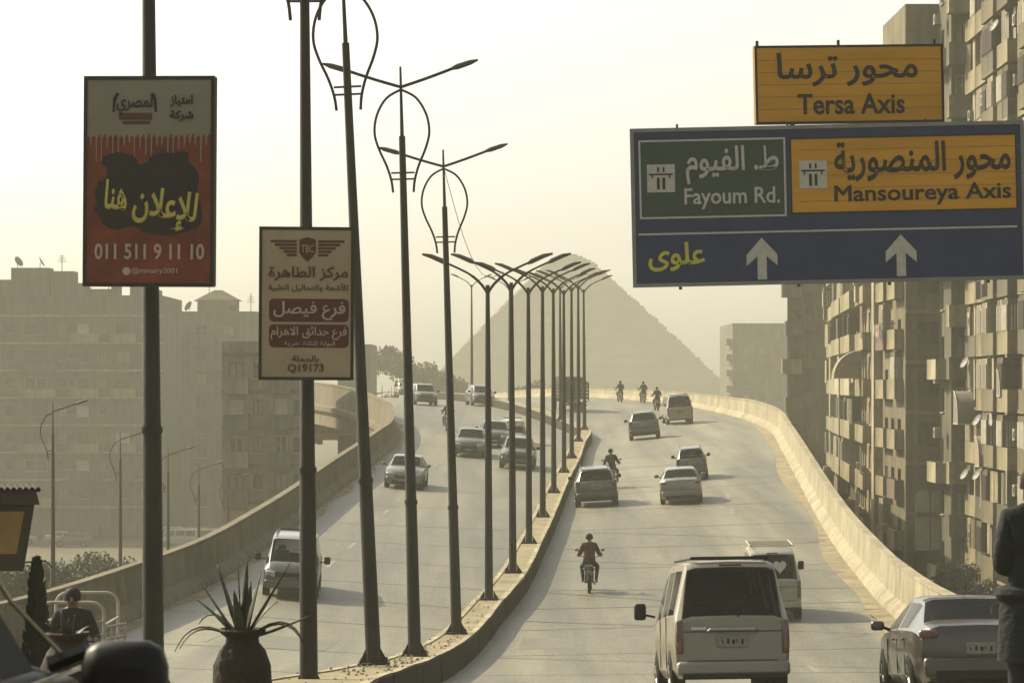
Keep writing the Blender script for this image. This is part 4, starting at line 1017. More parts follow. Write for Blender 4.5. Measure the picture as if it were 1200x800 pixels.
# ------------------------------------------------------------------ trees and plants
def tree(label, x, y, z0, h, rad, seed, m='leaf', leaves=1500, size=.35, name='broadleaf_tree'):
    rr = random.Random(seed); t = thing(name, label, 'tree', (x, y, z0))
    mb = MB(); th = h * .45
    mb.tube([(0, 0, -.2), (.1, 0, th * .5), (0, .1, th), (.1, 0, h * .75)], [.2 * rad / 2, .15 * rad / 2, .11 * rad / 2, .04], 8)
    tips = []
    for k in range(9):
        a = rr.uniform(0, 6.28); e_ = rr.uniform(.2, 1.1); s0 = Vector((0, 0, th * rr.uniform(.7, 1.3)))
        tip = s0 + Vector((math.cos(a) * math.cos(e_), math.sin(a) * math.cos(e_), math.sin(e_))) * rad * rr.uniform(.5, .9); tips.append(tip)
        mb.tube([s0, s0.lerp(tip, .5) + Vector((0, 0, .15)), tip], [.07, .045, .02], 5)
    mb.build('trunk', 'bark', t)
    cl = []
    for tip in tips: cl.append((tip, rad * rr.uniform(.28, .5)))
    for k in range(7):
        a = rr.uniform(0, 6.28); q = rr.uniform(0, rad * .6); cl.append((Vector((math.cos(a) * q, math.sin(a) * q, h - rad * rr.uniform(.25, .9))), rad * rr.uniform(.25, .45)))
    mb = MB()
    for k in range(leaves):
        c, r_ = rr.choice(cl); d = Vector((rr.gauss(0, 1), rr.gauss(0, 1), rr.gauss(0, .8))).normalized() * r_ * rr.uniform(.55, 1.08)
        p = c + d; u = Vector((rr.gauss(0, 1), rr.gauss(0, 1), rr.gauss(0, 1))).normalized(); v = u.orthogonal().normalized(); s_ = size * rr.uniform(.5, 1.2)
        mb.v += [tuple(p - u * s_), tuple(p + v * s_ * .45), tuple(p + u * s_), tuple(p - v * s_ * .45)]; b = len(mb.v) - 4; mb.f.append((b, b + 1, b + 2, b + 3)); mb.m.append(0)
    mb.build('crown', m, t); return t
G1 = 'trees beyond the left barrier'
for k, (px, py, D, h, rad, lab) in enumerate(((118, 640, 186, 6.0, 2.3, 'taller hazy tree between the first two street lamps'), (70, 656, 172, 4.6, 2.0, 'rounded hazy tree at the foot of the nearest street lamp'),
                                           (88, 660, 178, 4.4, 1.8, 'low hazy tree beside the rounded one'), (25, 662, 165, 4.5, 2.2, 'low tree at the far left below the yellow paneled box'), (300, 618, 290, 5.0, 2.2, 'small faint tree behind the left barrier near the tan board'))):
    p = P(px, py, D); tree(lab, p.x, D, p.z - h, h, rad, 30 + k, leaves=4500, size=.15); 
G2 = 'hazy trees behind the left carriageway crest'
for k, (px, py, D) in enumerate(((447, 404, 520), (470, 413, 525), (490, 424, 515), (508, 430, 530), (524, 436, 520), (458, 409, 540), (540, 440, 530), (620, 445, 540))):
    p = P(px, py, D); tree('faint bushy tree far behind the crest of the left carriageway, %s from the left' % ORD[k], p.x, D, -18, p.z + 18, 3.6, 60 + k, leaves=2500, size=.4)
for k, (px, py, D) in enumerate(((1118, 668, 186), (1140, 660, 180), (1160, 672, 175))):
    p = P(px, py, D); tree(('dark tree at street level below the bright facade', 'dark tree beside the officer at street level', 'low dark tree behind the silver car roof')[k], p.x - .6, D, -15.0, p.z + 15.0, 1.5, 80 + k, m='leaf_dark', leaves=2500, size=.13)

def pot_mesh(t, s_=1.0):
    prof = [(.16, 0), (.2, .02), (.27, .15), (.31, .32), (.30, .48), (.24, .60), (.175, .66), (.17, .70), (.235, .745), (.25, .76), (.235, .775), (.19, .75), (.16, .70)]
    mb = MB(); mb.lathe([(a * s_ * .77, b * s_) for a, b in prof], 32, wob=lambda th, z: .03 * math.sin(th * 9) * math.sin(z * 22))
    mb.build('pot', 'terracotta', t, smooth=True, sharp=50)
    mb = MB(); mb.lathe([(.125 * s_, .66 * s_), (.12 * s_, .70 * s_), (.02, .71 * s_)], 16); mb.build('soil', 'soil', t)
def blade(mb, base, direction, ln, w_, droop, n=8, fold=.35):
    w_ *= 1.9
    d = Vector(direction).normalized(); side = d.cross(Vector((0, 0, 1))).normalized(); b = len(mb.v); p = Vector(base)
    for i in range(n + 1):
        q = i / n; ww = w_ * (0.55 + .9 * q if q < .35 else (1 - (q - .35) / .65) ** .8 * .87 + .005)
        mb.v += [tuple(p - side * ww), tuple(p + Vector((0, 0, -ww * fold))), tuple(p + side * ww)]
        dd = Vector((d.x, d.y, d.z - droop * q * q * 2)).normalized(); p = p + dd * ln / n
    for i in range(n):
        for k in range(2): mb.f.append((b + i * 3 + k, b + i * 3 + k + 1, b + i * 3 + k + 4, b + i * 3 + k + 3)); mb.m.append(0)
def potted(label, px, py, D, leaves, s_=1.0):
    p = P(px, py, D); t = thing('potted_plant', label, 'potted plant', (p.x, p.y, p.z - .76 * s_)); pot_mesh(t, s_)
    for (dx, dy, dz, ln, w_, dr) in leaves:
        mb = MB(); blade(mb, (dx * .05, dy * .05, .70 * s_), (dx, dy, dz), ln, w_, dr); o = mb.build('leaf', 'agave', t, smooth=True)
        sm = o.modifiers.new('thickness', 'SOLIDIFY'); sm.thickness = .006
    return t
LV = [(-.32, .1, 1, .62, .030, .0), (-.05, 0, 1, .60, .035, .0), (.25, .1, 1, .55, .03, .0), (.45, -.1, .75, .72, .032, .0), (-.55, 0, .8, .55, .034, .0), (-.75, .1, .8, .48, .03, .2),
      (.9, 0, .30, .55, .035, -.05), (-.9, -.2, .45, .55, .02, 1.3), (-1, .1, .5, .62, .018, 1.5), (.8, -.2, .6, .62, .02, 1.5), (.9, .2, .6, .55, .018, 1.4), (.1, .5, 1, .5, .03, .0), (-.12, -.3, 1, .42, .03, 0.05), (.05, .1, 1, .66, .02, 0), (-.5, .3, .6, .5, .02, 1.0), (.35, .1, .5, .4, .03, .3)]
pp = potted('clay pot with long spiky agave leaves, left of the tan board pole', 284, 738, 27.5, LV, 1.0)
potted('dark clay pot behind the black door mirror at the left', 80, 742, 27.5, [(-.2, .1, 1, .25, .03, 0), (.2, 0, 1, .22, .03, 0), (.5, .2, .6, .2, .03, .4), (-.5, -.1, .7, .22, .03, .4), (0, .4, 1, .2, .03, 0)], .95)
# upright dark column shrub at far left
p = P(43, 655, 28.5); t = thing('column_shrub', 'narrow pointed dark shrub rising above the black car at the left', 'shrub', (p.x, p.y, road_z(p.x, p.y) + .18))
hh = p.z - t.location.z
mb = MB(); mb.tube([(0, 0, 0), (0, 0, hh * .7)], [.03, .01], 6); mb.build('stem', 'bark', t)
mb = MB(); rr = random.Random(8)
for k in range(900):
    z = hh * (.1 + .9 * (rr.random() ** 1.1)); q = (z / hh); rad = .15 * (1 - q) ** .6 + .012
    a = rr.uniform(0, 6.28); c = Vector((math.cos(a) * rad * rr.uniform(.3, 1), math.sin(a) * rad * rr.uniform(.3, 1), z)); u = Vector((math.cos(a) * .5, math.sin(a) * .5, 1.2)).normalized() * .05; v = u.orthogonal().normalized() * .018
    mb.v += [tuple(c - u), tuple(c + v), tuple(c + u), tuple(c - v)]; b = len(mb.v) - 4; mb.f.append((b, b + 1, b + 2, b + 3)); mb.m.append(0)
mb.build('foliage', 'leaf_dark', t)
# roofed box with yellow panel at the left edge
p = P(-8, 668, 30); t = thing('roofed_sign_box', 'brown roofed box with a yellow panel cut by the left edge above the black car', 'sign box', (p.x, p.y, p.z)); t.rotation_euler = (0, 0, R(12))
k_ = 30 / F; bw, tw, hb = 34 * k_, 46 * k_, 78 * k_
def taper_box(mb, w0, w1, z0, z1, d0, d1): mb.add([(-w0, -d0, z0), (w0, -d0, z0), (w0, d0, z0), (-w0, d0, z0), (-w1, -d1, z1), (w1, -d1, z1), (w1, d1, z1), (-w1, d1, z1)], [(0, 3, 2, 1), (4, 5, 6, 7), (0, 1, 5, 4), (1, 2, 6, 5), (2, 3, 7, 6), (3, 0, 4, 7)])
mb = MB(); taper_box(mb, bw, tw, 0, hb, bw * .7, tw * .7); mb.build('box', 'frame_dark', t, bevel=.01)
mb = MB(); taper_box(mb, bw * .72, tw * .74, .12, hb - .06, bw * .7 + .012, tw * .7 + .004); mb.build('yellow_panel', 'ochre_panel', t)
mb = MB(); taper_box(mb, tw * 1.12, tw * 1.02, hb, hb + .13, tw * .85, tw * .78); mb.build('roof', 'frame_dark', t)
mb = MB()
for k in range(15): mb.tube([(-tw * 1.08 + k * tw * 2.16 / 14, -tw * .82, hb + .13), (-tw * 1.08 + k * tw * 2.16 / 14, tw * .82, hb + .145)], .024, 6)
mb.build('roof_tiles', 'terracotta', t)
mb = MB(); mb.tube([(0, 0, -1.5), (0, 0, 0)], .05, 8); mb.tube([(bw * .6, 0, .06), (bw + .2, 0, .08), (bw + .26, 0, .02)], .008, 5); mb.build('post', 'pole_metal', t)
#PART3
# ------------------------------------------------------------------ vehicles
def ring(y, ws, wb, wr, zb, zbelt, zr):
    bx, bz = wb * .985, zbelt; ex, ez = wr, zr - .05
    l = lambda t: (lerp(bx, ex, t), lerp(bz, ez, t))
    h = [(0, zb), (ws * .9, zb), (ws, zb + .13), (wb, lerp(zb, zbelt, .6)), (bx, bz), l(.10), l(.88), (ex, ez), (wr * .82, zr - .012), (0, zr)]
    pts = [(x, y, z) for x, z in h] + [(-x, y, z) for x, z in reversed(h[1:-1])]
    return pts       # 18 points; segment j joins j and j+1
def hull(stations, glass):
    """glass: {name: ([station gaps], [segments])}"""
    rings = [ring(*s_) for s_ in stations]; n = 18; nb = len(rings)
    body = MB(); body.v = [p for r_ in rings for p in r_]; gl = {}
    owner = {}
    for nm, (gaps, segs) in glass.items():
        for g_ in gaps:
            for s_ in segs: owner[(g_, s_)] = nm + ('|%d|%d' % (g_, s_) if nm == 'side_window' else '')
    for i in range(nb - 1):
        for j in range(n):
            f = (i * n + j, (i + 1) * n + j, (i + 1) * n + (j + 1) % n, i * n + (j + 1) % n)
            if (i, j) in owner: gl.setdefault(owner[(i, j)], []).append(f)
            else: body.f.append(f); body.m.append(0)
    # end caps as quads between mirrored points
    for base, flip in ((0, False), ((nb - 1) * n, True)):
        for j in range(9):
            a, b_ = j, j + 1; c, d = (18 - (j + 1)) % 18, (18 - j) % 18
            f = [base + a, base + b_, base + c, base + d]; f = list(dict.fromkeys(f))
            if len(f) >= 3: body.f.append(tuple(f if not flip else reversed(f))); body.m.append(0)
    panes = {}
    for nm, fs in gl.items():
        m = MB(); idx = {}
        for f in fs:
            for q in f:
                if q not in idx: idx[q] = len(m.v); m.v.append(body.v[q])
            m.f.append(tuple(idx[q] for q in f)); m.m.append(0)
        panes[nm] = m
    return body, panes
SIDE_L, SIDE_R = [5], [12]; TOPS = [7, 8, 9, 10]
def lathe_x(mb, prof, x, y, z, sgn, n=20, mi=0):
    b = len(mb.v); k = len(prof)
    for r_, o in prof:
        for j in range(n): a = 2 * math.pi * j / n; mb.v.append((x + sgn * o, y + r_ * math.cos(a), z + r_ * math.sin(a)))
    for i in range(k - 1):
        for j in range(n): mb.f.append((b + i * n + j, b + i * n + (j + 1) % n, b + (i + 1) * n + (j + 1) % n, b + (i + 1) * n + j)); mb.m.append(mi)
    mb.f.append(tuple(b + (k - 1) * n + j for j in range(n))); mb.m.append(mi)
def wheel(t, x, y, r_, w_=.2):
    sgn = 1 if x > 0 else -1
    a = MB(); lathe_x(a, [(r_ + .055, -.02), (r_ + .055, .008), (r_ - .05, .012)], x, y, r_ + .02, sgn); a.build('wheel_arch', 'plastic_black', t)
    m = MB(); lathe_x(m, [(r_ * .3, -w_), (r_ * .94, -w_), (r_, -w_ * .8), (r_, -.02), (r_ * .95, .022), (r_ * .68, .022), (r_ * .64, .0), (r_ * .3, .0)], x, y, r_, sgn)
    wh = m.build('wheel', 'rubber', t, smooth=True)
    m = MB(); lathe_x(m, [(r_ * .64, .004), (r_ * .58, .004), (r_ * .54, -.03), (r_ * .2, -.02), (r_ * .16, .012), (.01, .016)], x, y, r_, sgn, 16)
    for k in range(5):
        a_ = k * 1.2566; m.tube([(x + sgn * .006, y + math.cos(a_) * r_ * .15, r_ + math.sin(a_) * r_ * .15), (x + sgn * .004, y + math.cos(a_) * r_ * .58, r_ + math.sin(a_) * r_ * .58)], .028, 5)
    m.build('rim', 'rim', wh, smooth=True)
def rbox(t, name, m, c, d, bev=.02, rot=None):
    mb = MB(); mb.box((0, 0, 0), d); o = mb.build(name, m, t, bevel=bev, smooth=True, loc=c)
    if rot: o.rotation_euler = rot
    return o
def seats(t, rows, half, zs, zt):
    mb = MB()
    for y in rows:
        for x in (-half, half):
            mb.box((x, y, (zs + zt) / 2), (.46, .12, zt - zs)); mb.box((x, y, zt + .09), (.24, .09, .17)); mb.box((x, y + .25, zs), (.46, .5, .14))
    mb.build('seats', 'seat_cloth', t, bevel=.03)
def interior(t, x, y0, y1, z):
    mb = MB(); mb.box((0, (y0 + y1) / 2, z), (2 * x, y1 - y0, .04)); mb.build('cabin_floor', 'seat_cloth', t)
def finish(t, body, panes, paint, gm='car_glass', thick=.025):
    o = body.build('body', paint, t, smooth=True, sharp=28)
    s_ = o.modifiers.new('thickness', 'SOLIDIFY'); s_.thickness = thick; s_.offset = -1
    b = o.modifiers.new('bevel', 'BEVEL'); b.width = .018; b.segments = 2; b.limit_method = 'ANGLE'; b.angle_limit = R(30)
    for nm, m in panes.items(): m.build(nm.split('|')[0], gm, t, smooth=True)
    return o
def plate_(t, y, z, w_=.42, h=.16, flip=False):
    rbox(t, 'number_plate', 'plate', (0, y, z), (w_, .02, h), .006)
    mb = MB()
    for k in range(5): mb.box((-.15 + k * .07 + .01 * (k % 3), y + (-.012 if not flip else .012), z - .01 + .012 * (k % 2)), (.016 + .012 * ((k * 7) % 3), .004, h * (.28 + .08 * ((k * 5) % 3))))
    mb.build('plate_print', 'plastic_black', t)
def sedan(paint='paint_silver', w=1.0):
    t = thing('parked_car', '', 'car'); t.name = 'car'
    st = [(0.0, .68, .74, .62, .36, .72, .93), (.05, .78, .83, .69, .26, .82, 1.02), (.20, .84, .875, .72, .22, .90, 1.075), (.55, .86, .89, .71, .20, .94, 1.11), (1.12, .87, .895, .60, .20, .955, 1.40), (1.35, .87, .895, .61, .2, .955, 1.44),
          (1.98, .875, .895, .62, .2, .95, 1.465), (2.08, .875, .895, .62, .2, .95, 1.465), (2.72, .87, .89, .60, .2, .945, 1.415), (3.42, .86, .885, .68, .2, .93, 1.03), (3.9, .85, .87, .66, .2, .86, .95), (4.30, .80, .83, .60, .22, .74, .83), (4.45, .74, .76, .5, .28, .62, .70), (4.5, .62, .66, .4, .34, .5, .58)]
    body, panes = hull(st, {'rear_window': ([3], TOPS), 'windscreen': ([8], TOPS), 'side_window': ([4, 5, 7, 8], SIDE_L + SIDE_R)})
    finish(t, body, panes, paint)
    for x in (-.875, .875):
        for y in (.95, 3.62): wheel(t, x, y, .315)
    rbox(t, 'rear_bumper', paint, (0, .03, .44), (1.62, .2, .28), .06); rbox(t, 'bumper_insert', 'plastic_black', (0, -.055, .33), (1.3, .05, .14), .02)
    rbox(t, 'front_bumper', paint, (0, 4.42, .42), (1.6, .22, .28), .06); rbox(t, 'grille', 'plastic_black', (0, 4.53, .55), (.8, .05, .14), .02)
    rbox(t, 'lower_grille', 'plastic_black', (0, 4.54, .36), (1.0, .03, .12), .02)
    for x in (-1, 1):
        rbox(t, 'tail_light', 'red_lens', (x * .72, .07, .90), (.27, .14, .12), .04, (0, 0, x * .3)); rbox(t, 'headlight', 'clear_lens', (x * .60, 4.36, .66), (.36, .2, .15), .04, (0, 0, -x * .3))
        m = MB(); m.tube([(x * .84, 3.12, .98), (x * .95, 3.10, 1.02)], .025, 6); o = m.build('mirror_arm', 'plastic_black', t); rbox(o, 'door_mirror', paint, (x * 1.02, 3.1, 1.04), (.2, .12, .14), .045)
        for y in (1.45, 2.45): rbox(t, 'door_handle', paint, (x * .897, y, .84), (.03, .18, .03), .01)
        for y in (1.28, 2.03, 3.02):
            m = MB(); m.box((x * .889, y, .6), (.012, .012, .5)); m.build('door_seam', 'plastic_black', t)
    plate_(t, -.02, .70); rbox(t, 'number_plate', 'plate', (0, 4.56, .42), (.42, .02, .12), .006)
    m = MB(); m.box((0, .012, .83), (.95, .02, .03)); m.build('boot_trim', 'chrome', t)
    m = MB(); m.tube([(0, 1.35, 1.45), (0, 1.15, 1.62)], .008, 5); m.build('aerial', 'plastic_black', t)
    m = MB(); m.box((0, 2.5, 1.0), (1.4, .9, .04)); seats(t, (1.35, 2.35), .36, .6, 1.0); interior(t, .8, .5, 3.4, .5)
    rbox(t, 'dashboard', 'seat_cloth', (0, 3.25, .88), (1.4, .35, .16), .04); rbox(t, 'brake_light', 'red_lens', (0, .74, 1.12), (.26, .04, .04), .01)
    return t
def suv(paint='paint_dark'):
    t = thing('car', '', 'car')
    st = [(0.0, .74, .80, .66, .42, .82, .98), (.05, .82, .86, .70, .30, .92, 1.06), (.14, .86, .89, .71, .25, .98, 1.12), (.50, .87, .90, .60, .24, 1.0, 1.52), (.75, .87, .90, .62, .24, 1.0, 1.58), (1.3, .88, .905, .64, .24, .99, 1.61), (1.38, .88, .905, .64, .24, .99, 1.61),
          (2.1, .88, .905, .64, .24, .98, 1.62), (2.18, .88, .905, .64, .24, .98, 1.62), (2.85, .88, .90, .62, .24, .97, 1.55), (3.45, .87, .89, .68, .24, .96, 1.10), (3.85, .85, .87, .66, .25, .90, 1.02), (4.15, .80, .83, .6, .28, .8, .92), (4.28, .70, .74, .5, .34, .6, .76)]
    body, panes = hull(st, {'rear_window': ([2], TOPS), 'windscreen': ([9], TOPS), 'side_window': ([4, 6, 8, 9], SIDE_L + SIDE_R)})
    finish(t, body, panes, paint)
    for x in (-.885, .885):
        for y in (.85, 3.42): wheel(t, x, y, .335, .22)
    rbox(t, 'rear_bumper', paint, (0, .0, .50), (1.7, .22, .28), .06); rbox(t, 'bumper_insert', 'plastic_black', (0, -.09, .38), (1.5, .06, .14), .02)
    rbox(t, 'front_bumper', paint, (0, 4.2, .48), (1.65, .24, .3), .06); rbox(t, 'grille', 'plastic_black', (0, 4.30, .68), (.95, .06, .18), .02)
    for x in (-1, 1):
        rbox(t, 'tail_light', 'red_lens', (x * .76, .06, .98), (.2, .14, .28), .04, (0, 0, x * .2)); rbox(t, 'headlight', 'clear_lens', (x * .62, 4.14, .78), (.34, .2, .17), .04, (0, 0, -x * .25))
        m = MB(); m.tube([(x * .86, 3.05, 1.02), (x * .96, 3.03, 1.07)], .03, 6); o = m.build('mirror_arm', 'plastic_black', t); rbox(o, 'door_mirror', 'plastic_black', (x * 1.04, 3.03, 1.1), (.2, .12, .17), .045)
        m = MB(); m.tube([(x * .60, .8, 1.63), (x * .60, 1.0, 1.67), (x * .6, 2.5, 1.67), (x * .6, 2.7, 1.62)], .02, 6); m.build('roof_rail', 'plastic_black', t)
    plate_(t, -.04, .86); m = MB(); m.box((0, -.012, .96), (.5, .02, .04)); m.build('boot_trim', 'chrome', t)
    rbox(t, 'spoiler', paint, (0, .47, 1.56), (1.14, .16, .05), .02)
    seats(t, (1.0, 2.2), .36, .7, 1.14); interior(t, .8, .4, 3.4, .55); rbox(t, 'dashboard', 'seat_cloth', (0, 3.3, 1.0), (1.4, .3, .14), .04)
    return t
def van(paint='paint_beige', rack=False):
    t = thing('van', '', 'van')
    st = [(0.0, .78, .82, .70, .42, 1.06, 1.14), (.03, .82, .845, .735, .34, 1.10, 1.18), (.16, .835, .85, .645, .30, 1.12, 1.86), (.26, .84, .855, .655, .30, 1.12, 1.93), (.45, .845, .86, .66, .30, 1.12, 1.96), (1.5, .845, .86, .67, .30, 1.12, 1.98), (1.6, .845, .86, .67, .30, 1.12, 1.98),
          (2.6, .845, .86, .67, .30, 1.11, 1.98), (2.72, .845, .86, .67, .30, 1.11, 1.98), (3.55, .845, .86, .65, .30, 1.08, 1.90), (4.28, .84, .85, .70, .30, 1.04, 1.20), (4.55, .81, .83, .66, .32, .90, 1.05), (4.68, .74, .78, .6, .38, .70, .88)]
    body, panes = hull(st, {'rear_window': ([1], TOPS), 'windscreen': ([9], TOPS), 'side_window': ([4, 6, 8, 9], SIDE_L + SIDE_R)})
    finish(t, body, panes, paint)
    for x in (-.85, .85):
        for y in (.95, 3.55): wheel(t, x, y, .32)
    rbox(t, 'rear_bumper', paint, (0, -.02, .44), (1.66, .24, .20), .05); rbox(t, 'bumper_step', 'plastic_black', (0, -.07, .33), (1.5, .2, .08), .02)
    rbox(t, 'front_bumper', paint, (0, 4.66, .48), (1.6, .2, .26), .05); rbox(t, 'grille', 'plastic_black', (0, 4.69, .80), (1.0, .05, .16), .02)
    for x in (-1, 1):
        o = rbox(t, 'tail_light', 'red_lens', (x * .775, -.0, .88), (.10, .09, .46), .02, (0, 0, x * .12)); rbox(o, 'indicator', 'amber_lens', (0, -.012, -.13), (.085, .08, .12), .02); rbox(t, 'headlight', 'clear_lens', (x * .62, 4.6, .80), (.32, .16, .2), .04, (0, 0, -x * .25))
        m = MB(); m.tube([(x * .84, 3.95, 1.22), (x * .97, 4.0, 1.25)], .02, 6); o = m.build('mirror_arm', 'plastic_black', t); rbox(o, 'door_mirror', 'plastic_black', (x * 1.07, 4.0, 1.3), (.19, .09, .25), .04)
        m = MB(); m.box((x * .857, 1.55, .85), (.012, .012, .8)); m.box((x * .857, 2.68, .85), (.012, .012, .8)); m.build('door_seam', 'plastic_black', t)
    plate_(t, -.02, .82, .44, .17); m = MB(); m.tube([(-.36, -.03, .96), (-.33, -.055, .98), (.33, -.055, .98), (.36, -.03, .96)], .028, 8); m.build('handle_trim', 'chrome', t, smooth=True)
    m = MB(); m.box((0, -.005, .955), (1.45, .012, .012)); m.box((0, -.005, .55), (1.3, .012, .012)); m.build('door_seam', 'plastic_black', t)
    rbox(t, 'brake_light', 'red_lens', (0, .19, 1.89), (.34, .03, .03), .01)
    m = MB(); m.tube([(.1, -.005, 1.16), (.05, .035, 1.26), (-.35, .055, 1.34)], .012, 5); m.build('wiper', 'plastic_black', t)
    m = MB(); m.box((-.5, -.02, 1.0), (.22, .01, .035)); m.build('badge', 'chrome', t)
    m = MB(); m.box((.1, .02, 1.2), (.6, .02, .02), 0, M=Matrix.Rotation(R(-12), 4, 'X')); 
    seats(t, (1.0, 1.9, 3.0), .42, .8, 1.32); interior(t, .8, .1, 4.2, .6); rbox(t, 'dashboard', 'seat_cloth', (0, 3.95, 1.08), (1.45, .35, .14), .04)
    if rack:
        m = MB()
        for k in range(9): m.box((0, .5 + k * .32, 2.07), (1.3, .05, .03))
        for x in (-.64, .64): m.tube([(x, .4, 2.09), (x, 3.2, 2.09)], .02, 6)
        m.build('roof_rack', 'frame_pale', t)
    else:
        m = MB(); m.tube([(-.56, .3, 1.985), (.56, .3, 1.985)], .028, 6); m.tube([(-.56, .3, 1.985), (-.58, 3.0, 2.02)], .022, 6); m.tube([(.56, .3, 1.985), (.58, 3.0, 2.02)], .022, 6); m.build('roof_rail', 'plastic_black', t)
    return t
def set_on_road(o, px, py, side, toward=False, yaw=0, s_=None, dz=0):
    p, n_ = road_at_px(px, py)
    if p is None: p = Vector((0, 200, -4)); n_ = Vector((0, 0, 1)); print('MISS', px, py)
    if n_.z < 0: n_ = -n_
    f = tangent(p.x, p.y, side)
    if toward: f = -f
    f = Matrix.Rotation(R(yaw), 3, 'Z') @ f
    x = f.cross(n_).normalized(); z = x.cross(f).normalized()
    Mx = Matrix((x, f, z)).transposed().to_4x4(); o.rotation_euler = Mx.to_euler(); o.location = p + Vector((0, 0, dz))
    if s_: o.scale = (s_, s_, s_) if not isinstance(s_, tuple) else s_
    return p
def repaint(t, old, new):
    for o in [t] + list(t.children_recursive):
        if o.type == 'MESH':
            for sl in o.material_slots:
                if sl.material and sl.material.name == old: sl.link = 'OBJECT'; sl.material = MAT[new]
vproto = {'sedan': (sedan(), 'paint_silver'), 'suv': (suv(), 'paint_dark'), 'van': (van(), 'paint_beige'), 'rackvan': (van('paint_white', True), 'paint_white')}
vused = {}
def vehicle(kind, px, py, side, label, paint=None, toward=False, yaw=0, s_=None, cat=None, name=None, group=None, dz=0, D=None):
    pr, base = vproto[kind]
    o = copy_tree(pr)
    if paint and paint != base: repaint(o, base, paint)
    if toward:      # origin is the rear end: shift so that the pixel marks the end nearest the camera
        pass
    if D:
        x_ = (px - 600) / F * D; py = 450 - road_z(x_, D) * F / D
    p = set_on_road(o, px, py, side, toward, yaw, s_, dz)
    if toward:
        ln = {'sedan': 4.5, 'suv': 4.28, 'van': 4.7, 'rackvan': 4.7}[kind] * ((s_ if not isinstance(s_, tuple) else s_[1]) if s_ else 1)
        fwd = (o.rotation_euler.to_matrix() @ Vector((0, 1, 0))); o.location = o.location - fwd * ln
    tag(o, label, cat or pr['category'], group); 
    if name: o.name = name
    return o
GR = 'vehicles driving away on the right carriageway'; GL = 'vehicles coming down the left carriageway'
v1 = vehicle('van', 860, 836, 'R', D=50, label='large beige van nearest the camera seen from behind', cat='van', group=GR, s_=(1.0, 1.0, 1.05), yaw=2.0)
v2 = vehicle('rackvan', 907, 727, 'R', 'small white van with roof rack and two white hearts on its rear window', cat='van', group=GR, s_=(.92, .9, .98), yaw=1)
m = MB()
def heart(cx, cz, s_):
    pts = []
    for k in range(20):
        a = k / 20 * 2 * math.pi; x = 16 * math.sin(a) ** 3; z = 13 * math.cos(a) - 5 * math.cos(2 * a) - 2 * math.cos(3 * a) - math.cos(4 * a); pts.append((cx + x * s_ / 16, cz + z * s_ / 16))
    return pts
for cx in (-.30, .22):
    pts = heart(cx, 1.52, .2); sl = (.16 - .03) / (1.86 - 1.18)
    vs = [(x, .03 + (z - 1.18) * sl - .012, z) for x, z in pts]; m = MB(); m.add(vs, [tuple(reversed(range(20)))]); m.build('heart_sticker', 'sign_white', v2)
vehicle('sedan', 1151, 836, 'R', 'silver sedan with dark rear end partly hidden at the lower right', 'paint_bronze', group=GR, yaw=1.5, s_=(1.0, 1.0, 1.01), D=47.6)
vehicle('suv', 700, 594, 'R', 'dark hatchback with its door mirror out beside the median', group=GR, s_=1.02, yaw=2)
vehicle('sedan', 799, 591, 'R', 'silver sedan seen from behind in the middle lane', group=GR, s_=(1.0, 1, 1.03))
vehicle('suv', 812, 563, 'R', 'small dark boxy car with see through windows ahead of the silver sedan', 'paint_green', group=GR, s_=(.82, .85, .95))
vehicle('suv', 756, 515, 'R', 'dark car ahead between the far minibus and the median', 'paint_dark', group=GR, s_=1.03)
vehicle('van', 798, 497, 'R', 'pale minibus highest on the right carriageway', 'paint_cream', group=GR, s_=(1.03, 1, 1.0))
vehicle('van', 339, 702, 'L', 'oncoming minibus partly hidden by the tan board pole', 'paint_grey', True, group=GL, s_=(.94, 1.0, .88), yaw=6)
vehicle('sedan', 472, 573, 'L', 'silver oncoming sedan nearest the left barrier', 'paint_silver', True, group=GL, s_=1.0)
vehicle('suv', 605, 550, 'L', 'grey oncoming car closest to the median posts', 'paint_grey', True, group=GL)
vehicle('sedan', 549, 536, 'L', 'dark grey oncoming sedan left of two others', 'paint_grey', True, group=GL, s_=(1.0, 1, 1.02))
vehicle('sedan', 578, 525, 'L', 'silver grey oncoming sedan behind the dark grey one', 'paint_bronze', True, group=GL, s_=1.02)
vehicle('suv', 567, 476, 'L', 'dark oncoming car near the top of the left carriageway beside the median', 'paint_dark', True, group=GL, s_=.98)
vehicle('suv', 500, 475, 'L', 'grey boxy oncoming car high on the left carriageway', 'paint_grey', True, group=GL, s_=.98)
vehicle('van', 476, 466, 'L', 'white oncoming van hugging the barrier at the top of the left carriageway', 'paint_white', True, group=GL, s_=.9)
vehicle('van', 499, 459, 'L', 'pale minibus farthest up the left carriageway', 'paint_white', True, group=GL, s_=.95)
vehicle('sedan', 517, 460, 'L', 'white sedan beside the farthest minibus on the left carriageway', 'paint_white', True, group=GL)
# nearest car: black, cut by the left edge
nc = copy_tree(vproto['sedan'][0]); repaint(nc, 'paint_silver', 'paint_black'); repaint(nc, 'car_glass', 'rubber'); repaint(nc, 'paint_black', 'plastic_black'); tag(nc, 'black car cut by the left edge, its door mirror close to the camera', 'car')
nc.location = (-2.18, 6.75, road_z(-2.15, 8.5) + .03); nc.rotation_euler = (R(-1.5), 0, 0); nc.scale = (1, 1, 1.09)
for ch in list(nc.children_recursive):
    if ch.name.startswith('door_mirror') and ch.data.vertices:
        if ch.location.x > 0: ch.scale = (1.25, 1.4, 1.5); ch.location.x += .04; ch.location.z -= .10
m = MB(); m.tube([(.905, .75, .985), (.91, 3.3, .965)], .006, 6); m.tube([(.63, 1.3, 1.40), (.63, 2.7, 1.385), (.72, 3.15, 1.15), (.86, 3.42, .97)], .007, 6); m.build('window_trim', 'chrome', nc)
